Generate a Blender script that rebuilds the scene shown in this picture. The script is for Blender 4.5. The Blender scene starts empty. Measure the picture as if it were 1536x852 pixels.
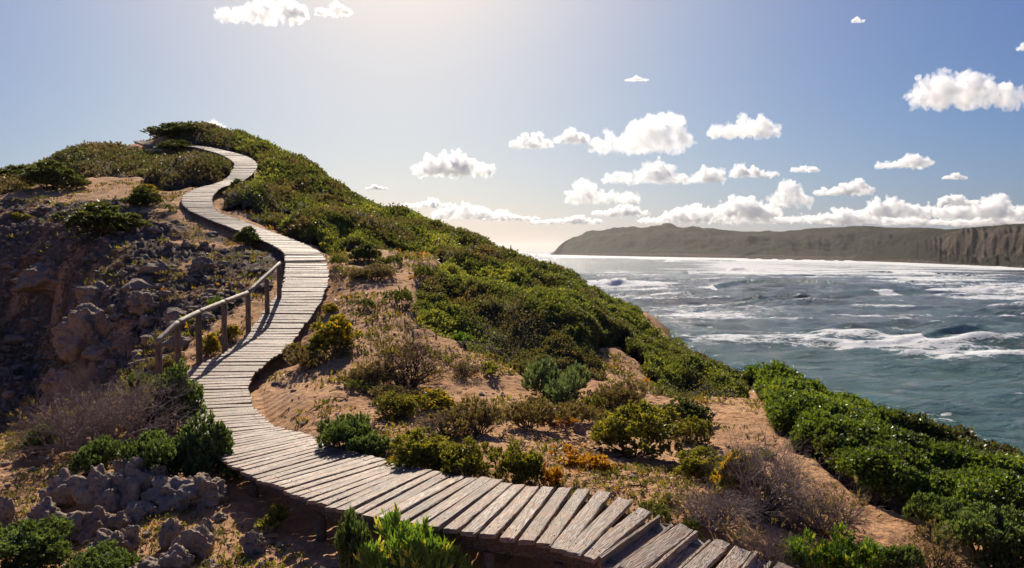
import bpy, math, random
import numpy as np
from mathutils import Vector, Matrix, Euler

R = math.radians
rng = np.random.default_rng(7)
random.seed(7)
SC = bpy.context.scene
COL = SC.collection

# ------------------------------------------------------------------ camera
F, CX, CY, HZ = 1100.0, 768.0, 426.0, 376.0
PITCH = math.atan((CY - HZ) / F)
CP, SP = math.cos(PITCH), math.sin(PITCH)
SEA = -22.0
SUN_AZ, SUN_EL = R(-9.0), R(35.0)

def ray(px, py):
    a, b = (px - CX) / F, -(py - CY) / F
    return np.array([a, CP + b * SP, -SP + b * CP])

def at(px, py, D):
    r = ray(px, py)
    return r / r[1] * D

def proj(x, y, z):
    f = y * CP - z * SP
    u = y * SP + z * CP
    f = np.where(np.abs(f) < 1e-3, 1e-3, f)
    return CX + F * x / f, CY - F * u / f

cd = bpy.data.cameras.new('camera')
cam = bpy.data.objects.new('camera', cd)
COL.objects.link(cam)
cd.sensor_width = 36.0
cd.lens = F / 1536.0 * 36.0
cd.clip_start = 0.05
cd.clip_end = 60000
cam.rotation_euler = (R(90) - PITCH, 0, 0)
SC.camera = cam

# ------------------------------------------------------------------ noise
_G = np.random.default_rng(3)
_P = _G.permutation(256); _P = np.concatenate([_P, _P, _P])
_GR = _G.normal(size=(256, 3)); _GR /= np.linalg.norm(_GR, axis=1)[:, None]

_P = _P.astype(np.int32); _GR = _GR.astype(np.float32)
_GX, _GY, _GZ = [np.ascontiguousarray(_GR[:, k]) for k in range(3)]
def perlin(x, y, z=None):
    x = np.asarray(x, np.float64); y = np.asarray(y, np.float64)
    flat = z is None
    xi, yi = np.floor(x), np.floor(y)
    xf, yf = (x - xi).astype(np.float32), (y - yi).astype(np.float32)
    xi, yi = xi.astype(np.int32) & 255, yi.astype(np.int32) & 255
    s = lambda t: t * t * t * (t * (t * 6 - 15) + 10)
    u, v = s(xf), s(yf)
    l = lambda a, b, t: a + (b - a) * t
    A, B = _P[xi], _P[(xi + 1) & 255]
    y1 = (yi + 1) & 255
    cs = [(_P[A + yi], 0, 0), (_P[B + yi], 1, 0), (_P[A + y1], 0, 1), (_P[B + y1], 1, 1)]
    if flat:
        r = []
        for h, dx, dy in cs:
            r.append(_GX[h] * (xf - dx) + _GY[h] * (yf - dy))
        return 1.75 * l(l(r[0], r[1], u), l(r[2], r[3], u), v)
    z = np.asarray(z, np.float64); zi = np.floor(z); zf = (z - zi).astype(np.float32); zi = zi.astype(np.int32) & 255
    z1 = (zi + 1) & 255; w = s(zf); lay = []
    for zz, dz in ((zi, 0), (z1, 1)):
        r = []
        for h, dx, dy in cs:
            q = _P[h + zz]
            r.append(_GX[q] * (xf - dx) + _GY[q] * (yf - dy) + _GZ[q] * (zf - dz))
        lay.append(l(l(r[0], r[1], u), l(r[2], r[3], u), v))
    return 1.6 * l(lay[0], lay[1], w)

def fbm(x, y, z=None, o=4, gain=.5, bil=False):
    t, a, f = 0, 1.0, 1.0
    for i in range(o):
        n = perlin(x * f + 17.3 * i, y * f - 9.1 * i, None if z is None else z * f + 3.3 * i)
        t = t + a * ((np.abs(n) * 2 - .6) if bil else n)
        a *= gain; f *= 2.03
    return t

def ss(a, b, x):
    t = np.clip((x - a) / (b - a), 0, 1)
    return t * t * (3 - 2 * t)

# ------------------------------------------------------------------ object helpers
def tag(o, label=None, cat=None, group=None, kind=None):
    if label: o['label'] = label
    if cat: o['category'] = cat
    if group: o['group'] = group
    if kind: o['kind'] = kind
    return o

def empty(name, loc=(0, 0, 0)):
    o = bpy.data.objects.new(name, None)
    o.empty_display_size = .1
    o.location = loc
    COL.objects.link(o)
    return o

def mesh_np(name, verts, quads=None, tris=None, mats=(), parent=None, smooth=False, attrs=None, mat_idx=None):
    me = bpy.data.meshes.new(name)
    verts = np.asarray(verts, np.float32)
    nq = 0 if quads is None else len(quads)
    nt = 0 if tris is None else len(tris)
    me.vertices.add(len(verts)); me.vertices.foreach_set('co', verts.ravel())
    idx = []
    if nq: idx.append(np.asarray(quads, np.int32).ravel())
    if nt: idx.append(np.asarray(tris, np.int32).ravel())
    idx = np.concatenate(idx)
    me.loops.add(len(idx)); me.loops.foreach_set('vertex_index', idx)
    me.polygons.add(nq + nt)
    st = np.concatenate([np.arange(nq) * 4, nq * 4 + np.arange(nt) * 3]).astype(np.int32)
    me.polygons.foreach_set('loop_start', st)
    me.polygons.foreach_set('use_smooth', np.full(nq + nt, smooth, bool))
    if mat_idx is not None:
        me.polygons.foreach_set('material_index', np.asarray(mat_idx, np.int32))
    me.update(calc_edges=True)
    for k, a in (attrs or {}).items():
        a = np.asarray(a, np.float32)
        if a.ndim == 1:
            at_ = me.attributes.new(k, 'FLOAT', 'POINT'); at_.data.foreach_set('value', a)
        elif a.shape[1] == 3:
            at_ = me.attributes.new(k, 'FLOAT_VECTOR', 'POINT'); at_.data.foreach_set('vector', a.ravel())
    for m in mats: me.materials.append(m)
    o = bpy.data.objects.new(name, me)
    COL.objects.link(o)
    o.parent = parent
    return o

def grid_quads(nu, nv, wrap=False):
    i = np.arange(nu - 1)[:, None]; j = np.arange(nv if wrap else nv - 1)[None, :]
    j2 = (j + 1) % nv
    return np.stack([i * nv + j, i * nv + j2, (i + 1) * nv + j2, (i + 1) * nv + j], -1).reshape(-1, 4)

# ------------------------------------------------------------------ materials
def mat(name):
    m = bpy.data.materials.new(name); m.use_nodes = True
    nt = m.node_tree
    for n in list(nt.nodes): nt.nodes.remove(n)
    out = nt.nodes.new('ShaderNodeOutputMaterial')
    return m, nt, out

class NB:
    def __init__(s, nt): s.nt = nt
    def n(s, t, **k):
        o = s.nt.nodes.new(t)
        for a, b in k.items():
            if a.startswith('_'): o.inputs[a[1:].replace('_', ' ')].default_value = b
            else: setattr(o, a, b)
        return o
    def l(s, a, b): s.nt.links.new(a, b)
    def put(s, v, sock):
        if isinstance(v, bpy.types.NodeSocket): s.l(v, sock)
        elif isinstance(v, (tuple, list)) and len(v) == 3 and sock.type == 'RGBA': sock.default_value = (*v, 1)
        else: sock.default_value = v
    def math(s, op, a, b=0.0, c=None, clamp=False):
        o = s.n('ShaderNodeMath', operation=op, use_clamp=clamp)
        s.put(a, o.inputs[0]); s.put(b, o.inputs[1])
        if c is not None: s.put(c, o.inputs[2])
        return o.outputs[0]
    def mix(s, f, a, b, mode='MIX'):
        o = s.n('ShaderNodeMix', data_type='RGBA', blend_type=mode)
        s.put(f, o.inputs[0]); s.put(a, o.inputs[6]); s.put(b, o.inputs[7])
        return o.outputs[2]
    def ramp(s, v, *st):
        o = s.n('ShaderNodeValToRGB')
        e = o.color_ramp.elements
        while len(e) < len(st): e.new(.5)
        for q, (p, c) in zip(e, st):
            q.position = p; q.color = (*c, 1) if isinstance(c, (tuple, list)) else (c, c, c, 1)
        s.put(v, o.inputs[0])
        return o.outputs[0]
    def noise(s, vec, scale, detail=4, rough=.55, dist=0.0):
        o = s.n('ShaderNodeTexNoise')
        o.inputs['Scale'].default_value = scale; o.inputs['Detail'].default_value = detail
        o.inputs['Roughness'].default_value = rough; o.inputs['Distortion'].default_value = dist
        if vec is not None: s.l(vec, o.inputs['Vector'])
        return o.outputs[0]
    def attr(s, name):
        return s.n('ShaderNodeAttribute', attribute_name=name)
    def pos(s): return s.n('ShaderNodeNewGeometry').outputs['Position']
    def obj(s): return s.n('ShaderNodeTexCoord').outputs['Object']
    def vmul(s, v, m):
        o = s.n('ShaderNodeVectorMath', operation='MULTIPLY'); s.l(v, o.inputs[0]); o.inputs[1].default_value = m
        return o.outputs[0]
    def bump(s, h, strength=.5, dist=.05, normal=None):
        o = s.n('ShaderNodeBump'); o.inputs['Strength'].default_value = strength; o.inputs['Distance'].default_value = dist
        s.l(h, o.inputs['Height'])
        if normal is not None: s.l(normal, o.inputs['Normal'])
        return o.outputs[0]
    def bsdf(s, col, rough=.8, normal=None, spec=.3, **k):
        o = s.n('ShaderNodeBsdfPrincipled')
        s.put(col, o.inputs['Base Color']); s.put(rough, o.inputs['Roughness']); s.put(spec, o.inputs['Specular IOR Level'])
        if normal is not None: s.l(normal, o.inputs['Normal'])
        for a, b in k.items(): s.put(b, o.inputs[a.replace('_', ' ')])
        return o.outputs[0]

def ground_mat():
    m, nt, out = mat('sand_and_rock'); b = NB(nt); P = b.pos()
    n1 = b.noise(P, .9, 5); n2 = b.noise(P, 7, 5, .65); n3 = b.noise(P, 45, 4, .7); n4 = b.noise(P, 220, 2)
    sand = b.ramp(n1, (.3, (.50, .275, .13)), (.55, (.63, .365, .19)), (.75, (.70, .45, .265)))
    sand = b.mix(b.ramp(n2, (.35, .55), (.6, 0.0)), sand, (.25, .145, .085))
    speck = b.ramp(n3, (.30, .9), (.40, 0.0))
    sand = b.mix(speck, sand, (.13, .085, .055))
    rock = b.ramp(n2, (.25, (.11, .088, .07)), (.5, (.22, .175, .14)), (.75, (.38, .30, .235)))
    rock = b.mix(b.ramp(n1, (.5, 0.0), (.7, .6)), rock, (.22, .13, .085))
    soil = b.ramp(n2, (.3, (.05, .037, .025)), (.7, (.14, .09, .055)))
    a = b.attr('rocky').outputs['Fac']
    ar = b.math('ADD', a, b.math('MULTIPLY', b.math('SUBTRACT', n2, .5), 1.2), clamp=True)
    c = b.mix(b.ramp(ar, (.35, 0.0), (.6, 1.0)), sand, rock)
    l_ = b.attr('litter').outputs['Fac']
    lr = b.math('ADD', l_, b.math('MULTIPLY', b.math('SUBTRACT', n3, .5), 1.6), clamp=True)
    c = b.mix(b.ramp(lr, (.4, 0.0), (.62, .9)), c, soil)
    h = b.math('ADD', b.math('MULTIPLY', n2, .7), b.math('ADD', b.math('MULTIPLY', n3, .25), b.math('MULTIPLY', n4, .06)))
    big = b.noise(P, 2.6, 6, .7, .4); crag = b.n('ShaderNodeTexVoronoi', feature='F1'); crag.inputs['Scale'].default_value = 3.2; b.l(P, crag.inputs['Vector'])
    hb = b.math('MULTIPLY', b.math('ADD', big, b.math('MULTIPLY', crag.outputs[0], -.45)), b.ramp(ar, (.35, 0.0), (.6, 1.0)))
    nm = b.bump(hb, 1.0, .34, b.bump(h, .9, .11))
    b.l(b.bsdf(c, .95, nm, .1), out.inputs[0])
    return m

def rock_mat(name='limestone', k=1.0):
    m, nt, out = mat(name); b = NB(nt); P = b.pos()
    n1 = b.noise(P, 3, 5); n2 = b.noise(P, 14, 6, .7); n3 = b.noise(P, 70, 3, .7)
    v = b.n('ShaderNodeTexVoronoi', feature='F1'); v.inputs['Scale'].default_value = 16; b.l(P, v.inputs['Vector'])
    c = b.ramp(n2, (.25, (.17, .13, .10)), (.5, (.33, .26, .20)), (.75, (.48, .375, .285)))
    c = b.mix(b.ramp(n1, (.45, 0.0), (.7, .55)), c, (.31, .20, .125))
    c = b.mix(b.ramp(v.outputs[0], (.08, .75), (.3, 0.0)), c, (.08, .065, .055))
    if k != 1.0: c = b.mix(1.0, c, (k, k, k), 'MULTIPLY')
    h = b.math('ADD', b.math('MULTIPLY', n2, .8), b.math('ADD', b.math('MULTIPLY', n3, .3), b.math('MULTIPLY', v.outputs[0], .7)))
    b.l(b.bsdf(c, .92, b.bump(h, .9, .045), .15), out.inputs[0])
    return m

def wood_mat(name, base, dark, light, post=False):
    m, nt, out = mat(name); b = NB(nt)
    if post:
        V = b.vmul(b.obj(), (1, 1, .06)); seed = b.n('ShaderNodeObjectInfo').outputs['Random']
    else:
        V = b.attr('grain').outputs['Vector']; seed = b.attr('tone').outputs['Fac']
    w = b.noise(V, 9, 4, .6, .6)
    g1 = b.noise(V, 60, 5, .7, .9); g2 = b.noise(V, 160, 3, .7)
    kn = b.noise(V, 3.2, 2, .5, 1.5)
    wave = b.math('SINE', b.math('MULTIPLY', b.math('ADD', w, b.math('MULTIPLY', kn, 1.2)), 85))
    gr = b.math('ADD', b.math('MULTIPLY', wave, .22), g1)
    c = b.ramp(gr, (.33, dark), (.5, base), (.72, light))
    c = b.mix(b.math('MULTIPLY', seed, .8), c, tuple(x * .42 for x in base))
    c = b.mix(b.ramp(b.noise(b.pos(), 5, 4, .65), (.42, 0.0), (.68, .6)), c, (base[0] * 1.1, base[1] * .8, base[2] * .62))
    h = b.math('ADD', b.math('MULTIPLY', gr, .6), b.math('MULTIPLY', g2, .4))
    b.l(b.bsdf(c, b.ramp(g1, (.3, .68), (.7, .55)), b.bump(h, .9, .01), .32), out.inputs[0])
    return m

def leaf_mat(name, rough=.45, trans=.45, spec=.4):
    m, nt, out = mat(name); b = NB(nt)
    c = b.mix(1.0, b.mix(1.0, b.attr('tint').outputs['Color'], (1.25, 1.25, 1.2), 'MULTIPLY'), (.012, .010, .008), 'ADD')
    p = b.bsdf(c, rough, None, spec)
    t = b.n('ShaderNodeBsdfTranslucent')
    b.l(b.mix(1.0, c, (1.25, 1.2, .45), 'MULTIPLY'), t.inputs[0])
    mx = b.n('ShaderNodeMixShader'); mx.inputs[0].default_value = trans
    b.l(p, mx.inputs[1]); b.l(t.outputs[0], mx.inputs[2]); b.l(mx.outputs[0], out.inputs[0])
    return m

def plain_tint(name, rough=.9):
    m, nt, out = mat(name); b = NB(nt)
    c = b.attr('tint').outputs['Color']
    n = b.noise(b.pos(), 30, 3)
    c = b.mix(b.ramp(n, (.3, .5), (.6, 0.0)), c, (.03, .025, .018))
    b.l(b.bsdf(c, rough, b.bump(n, .8, .03), .1), out.inputs[0])
    return m

def sea_mat():
    m, nt, out = mat('sea_water'); b = NB(nt); P = b.pos()
    Q = b.vmul(P, (.55, 1.0, 1))
    n1 = b.noise(Q, .45, 6, .62, .3); n2 = b.noise(Q, 1.9, 4, .6, .3); n3 = b.noise(Q, .06, 4, .6, .5)
    deep = b.attr('deep').outputs['Fac']; foam = b.attr('foam').outputs['Fac']
    c = b.mix(deep, (.022, .090, .095), (.008, .036, .078))
    c = b.mix(b.ramp(n3, (.4, 0.0), (.65, .5)), c, (.05, .15, .14))
    crest = b.attr('lift').outputs['Fac']
    c = b.mix(b.math('MULTIPLY', crest, .5), c, (.03, .13, .11))
    n0 = b.noise(Q, .14, 5, .6, .4)
    h = b.math('ADD', b.math('MULTIPLY', n0, 1.6), b.math('ADD', b.math('MULTIPLY', n1, 1.0), b.math('MULTIPLY', n2, .3)))
    nm = b.bump(h, 1.0, 2.3)
    water = b.bsdf(c, .14, nm, .42, IOR=1.33)
    lace = b.noise(b.vmul(P, (.5, 1.0, 1)), .55, 7, .72, .9)
    fine = b.noise(b.vmul(P, (.6, 1.0, 1)), 2.6, 4, .7, .6)
    f = b.math('ADD', foam, b.math('MULTIPLY', b.math('SUBTRACT', lace, .5), 1.5))
    f = b.math('ADD', f, b.math('MULTIPLY', b.math('SUBTRACT', fine, .5), .55))
    fm = b.ramp(f, (.50, 0.0), (.60, .8), (.85, 1.0))
    fd = b.bsdf((.86, .88, .88), .8, b.bump(b.math('ADD', fine, lace), .8, .22), .2)
    ft = b.n('ShaderNodeBsdfTranslucent'); ft.inputs[0].default_value = (.8, .82, .82, 1)
    fx = b.n('ShaderNodeMixShader'); fx.inputs[0].default_value = .18; b.l(fd, fx.inputs[1]); b.l(ft.outputs[0], fx.inputs[2]); fo = fx.outputs[0]
    mx = b.n('ShaderNodeMixShader'); b.l(fm, mx.inputs[0]); b.l(water, mx.inputs[1]); b.l(fo, mx.inputs[2])
    b.l(mx.outputs[0], out.inputs[0])
    return m

def headland_mat():
    m, nt, out = mat('headland_scrub_and_cliff'); b = NB(nt); P = b.pos()
    n1 = b.noise(P, .012, 6, .6); n2 = b.noise(P, .07, 5, .65); n3 = b.noise(b.vmul(P, (1, 1, .55)), .10, 7, .8, .8)
    g = b.ramp(n2, (.3, (.012, .014, .008)), (.55, (.028, .030, .016)), (.75, (.06, .05, .032)))
    g = b.mix(b.ramp(n1, (.45, 0.0), (.6, .6)), g, (.05, .044, .027))
    r = b.ramp(n3, (.32, (.03, .025, .022)), (.48, (.075, .058, .047)), (.62, (.15, .105, .075)), (.75, (.26, .185, .135)))
    a = b.attr('cliff').outputs['Fac']
    ar = b.math('ADD', a, b.math('MULTIPLY', b.math('SUBTRACT', n3, .5), 1.3), clamp=True)
    c = b.mix(b.ramp(ar, (.4, 0.0), (.6, 1.0)), g, r)
    b.l(b.bsdf(c, .95, b.bump(b.math('ADD', n2, n3), 1.0, 6.0), .05), out.inputs[0])
    return m

M_GROUND = ground_mat(); M_ROCK = rock_mat(); M_SLOPE = rock_mat('shade_darkened_rock', .85)  # slope rock: limestone copy with the slope's shade put into its colour
M_DECK = wood_mat('weathered_plank', (.34, .265, .205), (.115, .083, .06), (.53, .445, .36))
M_BEAM = wood_mat('weathered_beam', (.13, .095, .07), (.05, .04, .03), (.24, .18, .14))
M_POST = wood_mat('weathered_post', (.21, .15, .095), (.09, .06, .04), (.36, .28, .19), True)
_m, _nt, _o = mat('rusty_iron'); _nt.links.new(NB(_nt).bsdf((.05, .03, .022), .7), _o.inputs[0]); M_NAIL = _m
M_RAIL = wood_mat('weathered_rail', (.36, .28, .19), (.17, .12, .08), (.52, .43, .31), True)
M_LEAF = leaf_mat('leaf', .5, .42)
M_GLOSS = leaf_mat('glossy_leaf', .40, .42, .5)
M_TWIG = plain_tint('twig'); M_UNDER = plain_tint('scrub_floor')
M_SEA = sea_mat(); M_HEAD = headland_mat()

# ------------------------------------------------------------------ boardwalk path (left end, right end, distance)
PAIRS = [((1150, 950), (1215, 858), 5.25), ((1045, 898), (1110, 822), 5.45), ((985, 872), (1063, 803), 5.6), ((929, 851), (1015.6, 787), 5.7), ((879, 832), (965, 763), 5.8), ((848, 822), (917, 741), 5.95),
    ((800.9, 811), (858, 733), 6.1), ((708, 798.4), (781.9, 727.6), 6.35), ((615, 782.6), (722.7, 716), 6.7), ((522, 766), (646.6, 705.4), 7.1),
    ((435.2, 737.3), (583, 691.8), 7.9), ((367.6, 707.7), (507, 669.7), 8.8), ((316, 676), (452, 649.6), 10.0),
    ((291, 646), (405.4, 635), 11.3), ((280, 613.6), (380.8, 608), 12.5), ((283, 589), (374, 583), 13.5), ((274.8, 562.7), (380.8, 559.4), 14.6),
    ((315, 540), (407, 538), 15.5), ((349.4, 521.8), (432, 520), 16.5), ((377.6, 492.7), (452.7, 491), 18.0), ((404, 457), (478, 456), 19.6),
    ((420.8, 436), (487, 436), 20.6), ((427, 418.5), (492.5, 418.5), 21.7), ((429, 399), (491, 399), 23.0), ((427, 383), (485.5, 383.7), 24.5),
    ((421, 373.7), (473, 374.5), 26.0), ((396, 359.7), (444, 362), 28.3), ((353.7, 344), (397.5, 344), 30.8), ((321, 331.5), (366, 331.5), 32.3),
    ((291, 319), (328.7, 318), 33.5), ((275.6, 308), (320, 309), 34.5), ((272.5, 298.7), (317.8, 300.6), 35.5), ((277, 291.7), (321, 292), 36.8),
    ((297, 281.5), (332, 282), 38.6), ((319.5, 275.5), (350, 276.5), 40.2), ((336.4, 269.5), (366, 270.5), 41.7), ((345, 260), (378.7, 261), 43.0),
    ((351, 250.5), (385.7, 250.5), 44.5), ((350, 242), (383.6, 244), 45.8), ((339, 233.6), (371.6, 237), 48.0), ((325, 228), (352, 230.5), 51.0),
    ((297, 221), (319.5, 222.5), 55.0), ((278, 218.5), (300, 219.5), 57.5), ((255, 218.5), (275, 219.5), 59.0), ((228, 218.5), (247, 221), 60.0), ((212, 215), (229, 216.5), 61.5), ((200, 211), (214, 211.5), 63.5)]
Lp, Rp, Cp = [], [], []
for l, r, D in PAIRS:
    c = at((l[0] + r[0]) / 2, (l[1] + r[1]) / 2, D)
    w = float(ss(16, 12, np.array(D)))
    ends = []
    for q in (l, r):
        rr = ray(*q)
        pf = at(q[0], (l[1] + r[1]) / 2, D)
        if w > 0:
            pn = rr * (c[2] / rr[2]); pf = pf * (1 - w) + pn * w
        ends.append(pf)
    Lp.append(ends[0]); Rp.append(ends[1])
Lp, Rp = np.array(Lp), np.array(Rp)
Cp = (Lp + Rp) / 2
# smooth heights a little, dense resample
def catmull(P, n=12):
    out = []
    Q = np.vstack([2 * P[0] - P[1], P, 2 * P[-1] - P[-2]])
    for i in range(1, len(Q) - 2):
        for t in np.linspace(0, 1, n, endpoint=False):
            a, b_, c, d = Q[i - 1], Q[i], Q[i + 1], Q[i + 2]
            out.append(.5 * (2 * b_ + (c - a) * t + (2 * a - 5 * b_ + 4 * c - d) * t * t + (3 * b_ - a - 3 * c + d) * t ** 3))
    out.append(P[-1])
    return np.array(out)
LD, RD = catmull(Lp), catmull(Rp)
CD = (LD + RD) / 2
ARC = np.concatenate([[0], np.cumsum(np.linalg.norm(np.diff(CD, axis=0), axis=1))])

# ------------------------------------------------------------------ terrain
CTRL = [  # px, py, distance
 (0,850,7.0),(120,845,7.1),(300,800,7.5),(450,840,6.7),(640,852,6.45),(760,852,6.3),(200,760,8.4),(60,740,8.9),(0,690,10.3),(150,700,9.6),(330,740,8.6),
 (0,655,11.8),(100,650,12.0),(200,625,12.6),(240,590,13.6),(60,663,11.5),
 (20,610,22),(60,600,22.5),(0,580,25),(110,605,20),(30,520,29),(80,520,27),(0,440,31),(60,407,30.5),(100,418,28.5),(0,395,32),
 (125,440,26),(115,560,21.5),(165,590,17.8),(190,555,19.4),(150,460,23.2),(210,455,22.3),(235,515,19),(240,560,15.9),(190,510,21),(300,500,18.3),(330,470,19.8),(300,430,23),(380,430,22.3),(350,400,24.8),
 (250,380,27),(160,400,26.5),(100,370,30),(0,350,33),(250,340,31.5),(160,345,31),(50,320,35),(220,310,34.5),(100,300,38),(0,300,38),(180,285,40),(230,275,41.5),(255,300,36),
 (0,262,50),(50,252,52),(100,229,57),(140,221,60),(205,212,62),(150,265,48),(290,268,42),(290,250,47),(240,240,52),(330,250,46.5),(250,187,64),(300,183,64),(230,196,63.5),
 (360,202,61),(420,225,56.5),(480,255,52),(520,292,47.5),(560,307,45),(620,324,42),(690,347,38.5),(735,365,35.5),(770,381,33),(820,405,30.5),(870,428,28.5),(940,458,26.2),(985,475,25),(1050,523,22.3),(1108,572,19.6),
 (400,240,50),(450,265,47),(430,290,41),(380,300,38),(350,305,36.5),(410,330,34),(480,325,37),(560,340,35),(640,360,33.5),(520,365,29),(470,350,30),(700,385,30.5),(640,390,26),
 (600,405,24),(500,400,23.3),(560,380,26),(545,440,20.3),(600,470,18.2),(650,440,20.8),(700,420,24),(760,430,24),(800,450,22),(720,480,18.6),(640,510,16.8),(520,500,17.3),(500,540,15.4),
 (850,520,17.4),(800,560,15.3),(900,555,16.0),(880,480,20.5),(940,500,20.5),(940,540,17.8),(1000,560,18),(985,492,23.5),(1010,520,21.2),(1050,575,17.4),
 (700,560,14.6),(600,560,14.6),(450,580,13.6),(420,600,12.7),(500,620,11.8),(620,640,10.6),(760,620,11.9),(900,620,12.4),(1000,610,13.6),(1060,595,15.2),(1110,590,16.6),(1145,585,17.2),
 (560,670,9.3),(700,690,8.3),(850,690,8.7),(850,715,7.9),(1000,690,9.6),(960,735,7.4),(1100,690,9.9),(1150,640,12),(1200,700,9.9),(1060,780,6.6),(1150,800,6.9),(1250,740,8.8),(1300,852,6.7),(1400,780,8.4),(1536,852,7.2),
 (1200,620,14.3),(1300,660,12.6),(1400,690,11.6),(1480,720,10.8),(1536,745,10.2),
]
pts = [at(*c) for c in CTRL]
pts = [np.array(p) for p in pts]
# the ground drops away behind the hill's skyline
SKYL = [(0,260,50),(50,249,52),(100,228,57),(140,220,60),(205,211,62),(250,186,64),(300,182,64),(360,202,61),(420,224,56.5),(480,256,52),(520,292,47.5),(560,309,45),(620,325,42),(690,347,38.5),(735,363,35.5),(770,381,33),(820,405,30.5),(870,428,28.5),(940,458,26.2),(985,475,25),(1050,523,22.3),(1108,572,19.6)]
for a_, b_, D_ in SKYL:
    p_ = at(a_, b_, D_); q_ = p_ * 1.1; q_[2] = p_[2] * 1.1 - .07 * D_ * .1 * 5
    pts.append(q_); q_ = p_ * 1.3; q_[2] = p_[2] - .2 * D_ * .3 - 2.2
    pts.append(q_)
for i in range(0, len(CD), 20):
    pts.append(CD[i] + np.array([0, 0, -.38 if CD[i][1] > 9 else -.5]))
# hidden / surrounding ground (world metres)
for w in [(0,0,-2.5),(-3,3,-2.6),(3,3,-2.4),(-6,0,-2.8),(6,0,-2.8),(0,-8,-2.6),(-12,-8,-3.5),(10,-8,-4.5),(-16,0,-4.5),(12,2,-5),(16,-4,-9),
          (-14,8,-3.6),(-22,10,-6.5),(-22,20,-7.5),(-32,10,-9),(-20,-20,-5),(0,-30,-3),(20,-20,-10),(-40,-10,-10),(0,-60,-4),(50,-40,-20),(-60,-50,-14),
          (12,8.5,-5.2),(16,9,-9),(22,10,-17),(30,10,-24),(10.5,14,-5.8),(14,18,-11),(20,22,-20),(26,30,-25),(12,24,-10),(12,30,-10.5),(18,34,-20),(8,42,-10),(12,50,-12),(20,60,-24),(30,50,-26),(10,70,-20),
          (-5,75,-4),(0,90,-16),(-20,80,7),(-30,90,2),(-45,80,0),(-30,76,7),(-45,60,5),(-60,60,0),(-60,40,-1),(-40,36,2),(-32,34,1.6),(-40,28,-2),(-60,20,-10),(-80,50,-10),(-60,100,-12),(-20,110,-8),(20,110,-26),(60,0,-26),(60,60,-30),(50,100,-30),(-90,0,-14),(-30,25,-3.2)]:
    pts.append(np.array(w, float))
pts = np.array(pts)
SCL = 10.0
def warp(x, y):     # compress far distances so near and far control points weigh alike
    r = np.hypot(x, y) + 1e-6
    k = np.log1p(r / 6.0) / r * 10
    return x * k, y * k
def tps_fit(P, lam=.02):
    X = np.stack(warp(P[:, 0], P[:, 1]), 1)
    d = np.linalg.norm(X[:, None] - X[None], axis=2)
    K = np.where(d > 0, d * d * np.log(d + 1e-12), 0) + lam * np.eye(len(X)) * np.mean(d) ** 2 * .05
    A = np.hstack([np.ones((len(X), 1)), X])
    Mx = np.block([[K, A], [A.T, np.zeros((3, 3))]])
    s = np.linalg.solve(Mx, np.concatenate([P[:, 2], np.zeros(3)]))
    return X, s
TX, TS = tps_fit(pts)
def base_z(x, y):
    X = np.stack(warp(x.ravel(), y.ravel()), 1)
    out = np.empty(len(X))
    for i in range(0, len(X), 20000):
        q = X[i:i + 20000]
        d2 = ((q[:, None] - TX[None]) ** 2).sum(2)
        out[i:i + 20000] = (.5 * d2 * np.log(d2 + 1e-20)) @ TS[:-3] + TS[-3] + q @ TS[-2:]
    return out.reshape(x.shape)

NR, NA, NB_ = 1400, 1000, 110
Rr = np.exp(np.linspace(math.log(1.2), math.log(130), NR)); 
AZ = np.concatenate([np.linspace(R(-42), R(42), NA), np.linspace(R(42), R(318), NB_ + 2)[1:-1]])
# coarse eval then upsample
cr = np.exp(np.linspace(math.log(1.2), math.log(130), 260))
ca = np.concatenate([np.linspace(R(-42), R(42), 260), np.linspace(R(42), R(318), 50)[1:]])
CRg, CAg = np.meshgrid(cr, ca, indexing='ij')
Zc = base_z(CRg * np.sin(CAg), CRg * np.cos(CAg))
def bil(Zg, rr, aa):
    fr = np.clip(np.log(np.maximum(rr, 1.2) / 1.2) / math.log(130 / 1.2) * (len(cr) - 1), 0, len(cr) - 1.001)
    a = (aa + R(42)) % (2 * math.pi) - R(42)
    fa = np.clip(np.interp(a, ca, np.arange(len(ca))), 0, len(ca) - 1.001)
    i, j = fr.astype(int), fa.astype(int); u, v = fr - i, fa - j
    return Zg[i, j] * (1 - u) * (1 - v) + Zg[i + 1, j] * u * (1 - v) + Zg[i, j + 1] * (1 - u) * v + Zg[i + 1, j + 1] * u * v
DSEG = CD[::3]
def deck_dist(x, y):
    """horizontal distance to the deck centre line (exact under 4 m), and deck height there"""
    shp = x.shape; x = x.ravel(); y = y.ravel()
    dd = np.full(len(x), 16.0); zz = np.zeros(len(x))
    order = np.argsort(y); ys = y[order]
    for p in DSEG:
        i0, i1 = np.searchsorted(ys, (p[1] - 4, p[1] + 4))
        k = order[i0:i1]
        if not len(k): continue
        k = k[np.abs(x[k] - p[0]) < 4]
        d = (x[k] - p[0]) ** 2 + (y[k] - p[1]) ** 2
        m = d < dd[k]; k = k[m]
        dd[k] = d[m]; zz[k] = p[2]
    return np.sqrt(dd).reshape(shp), zz.reshape(shp)

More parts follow.
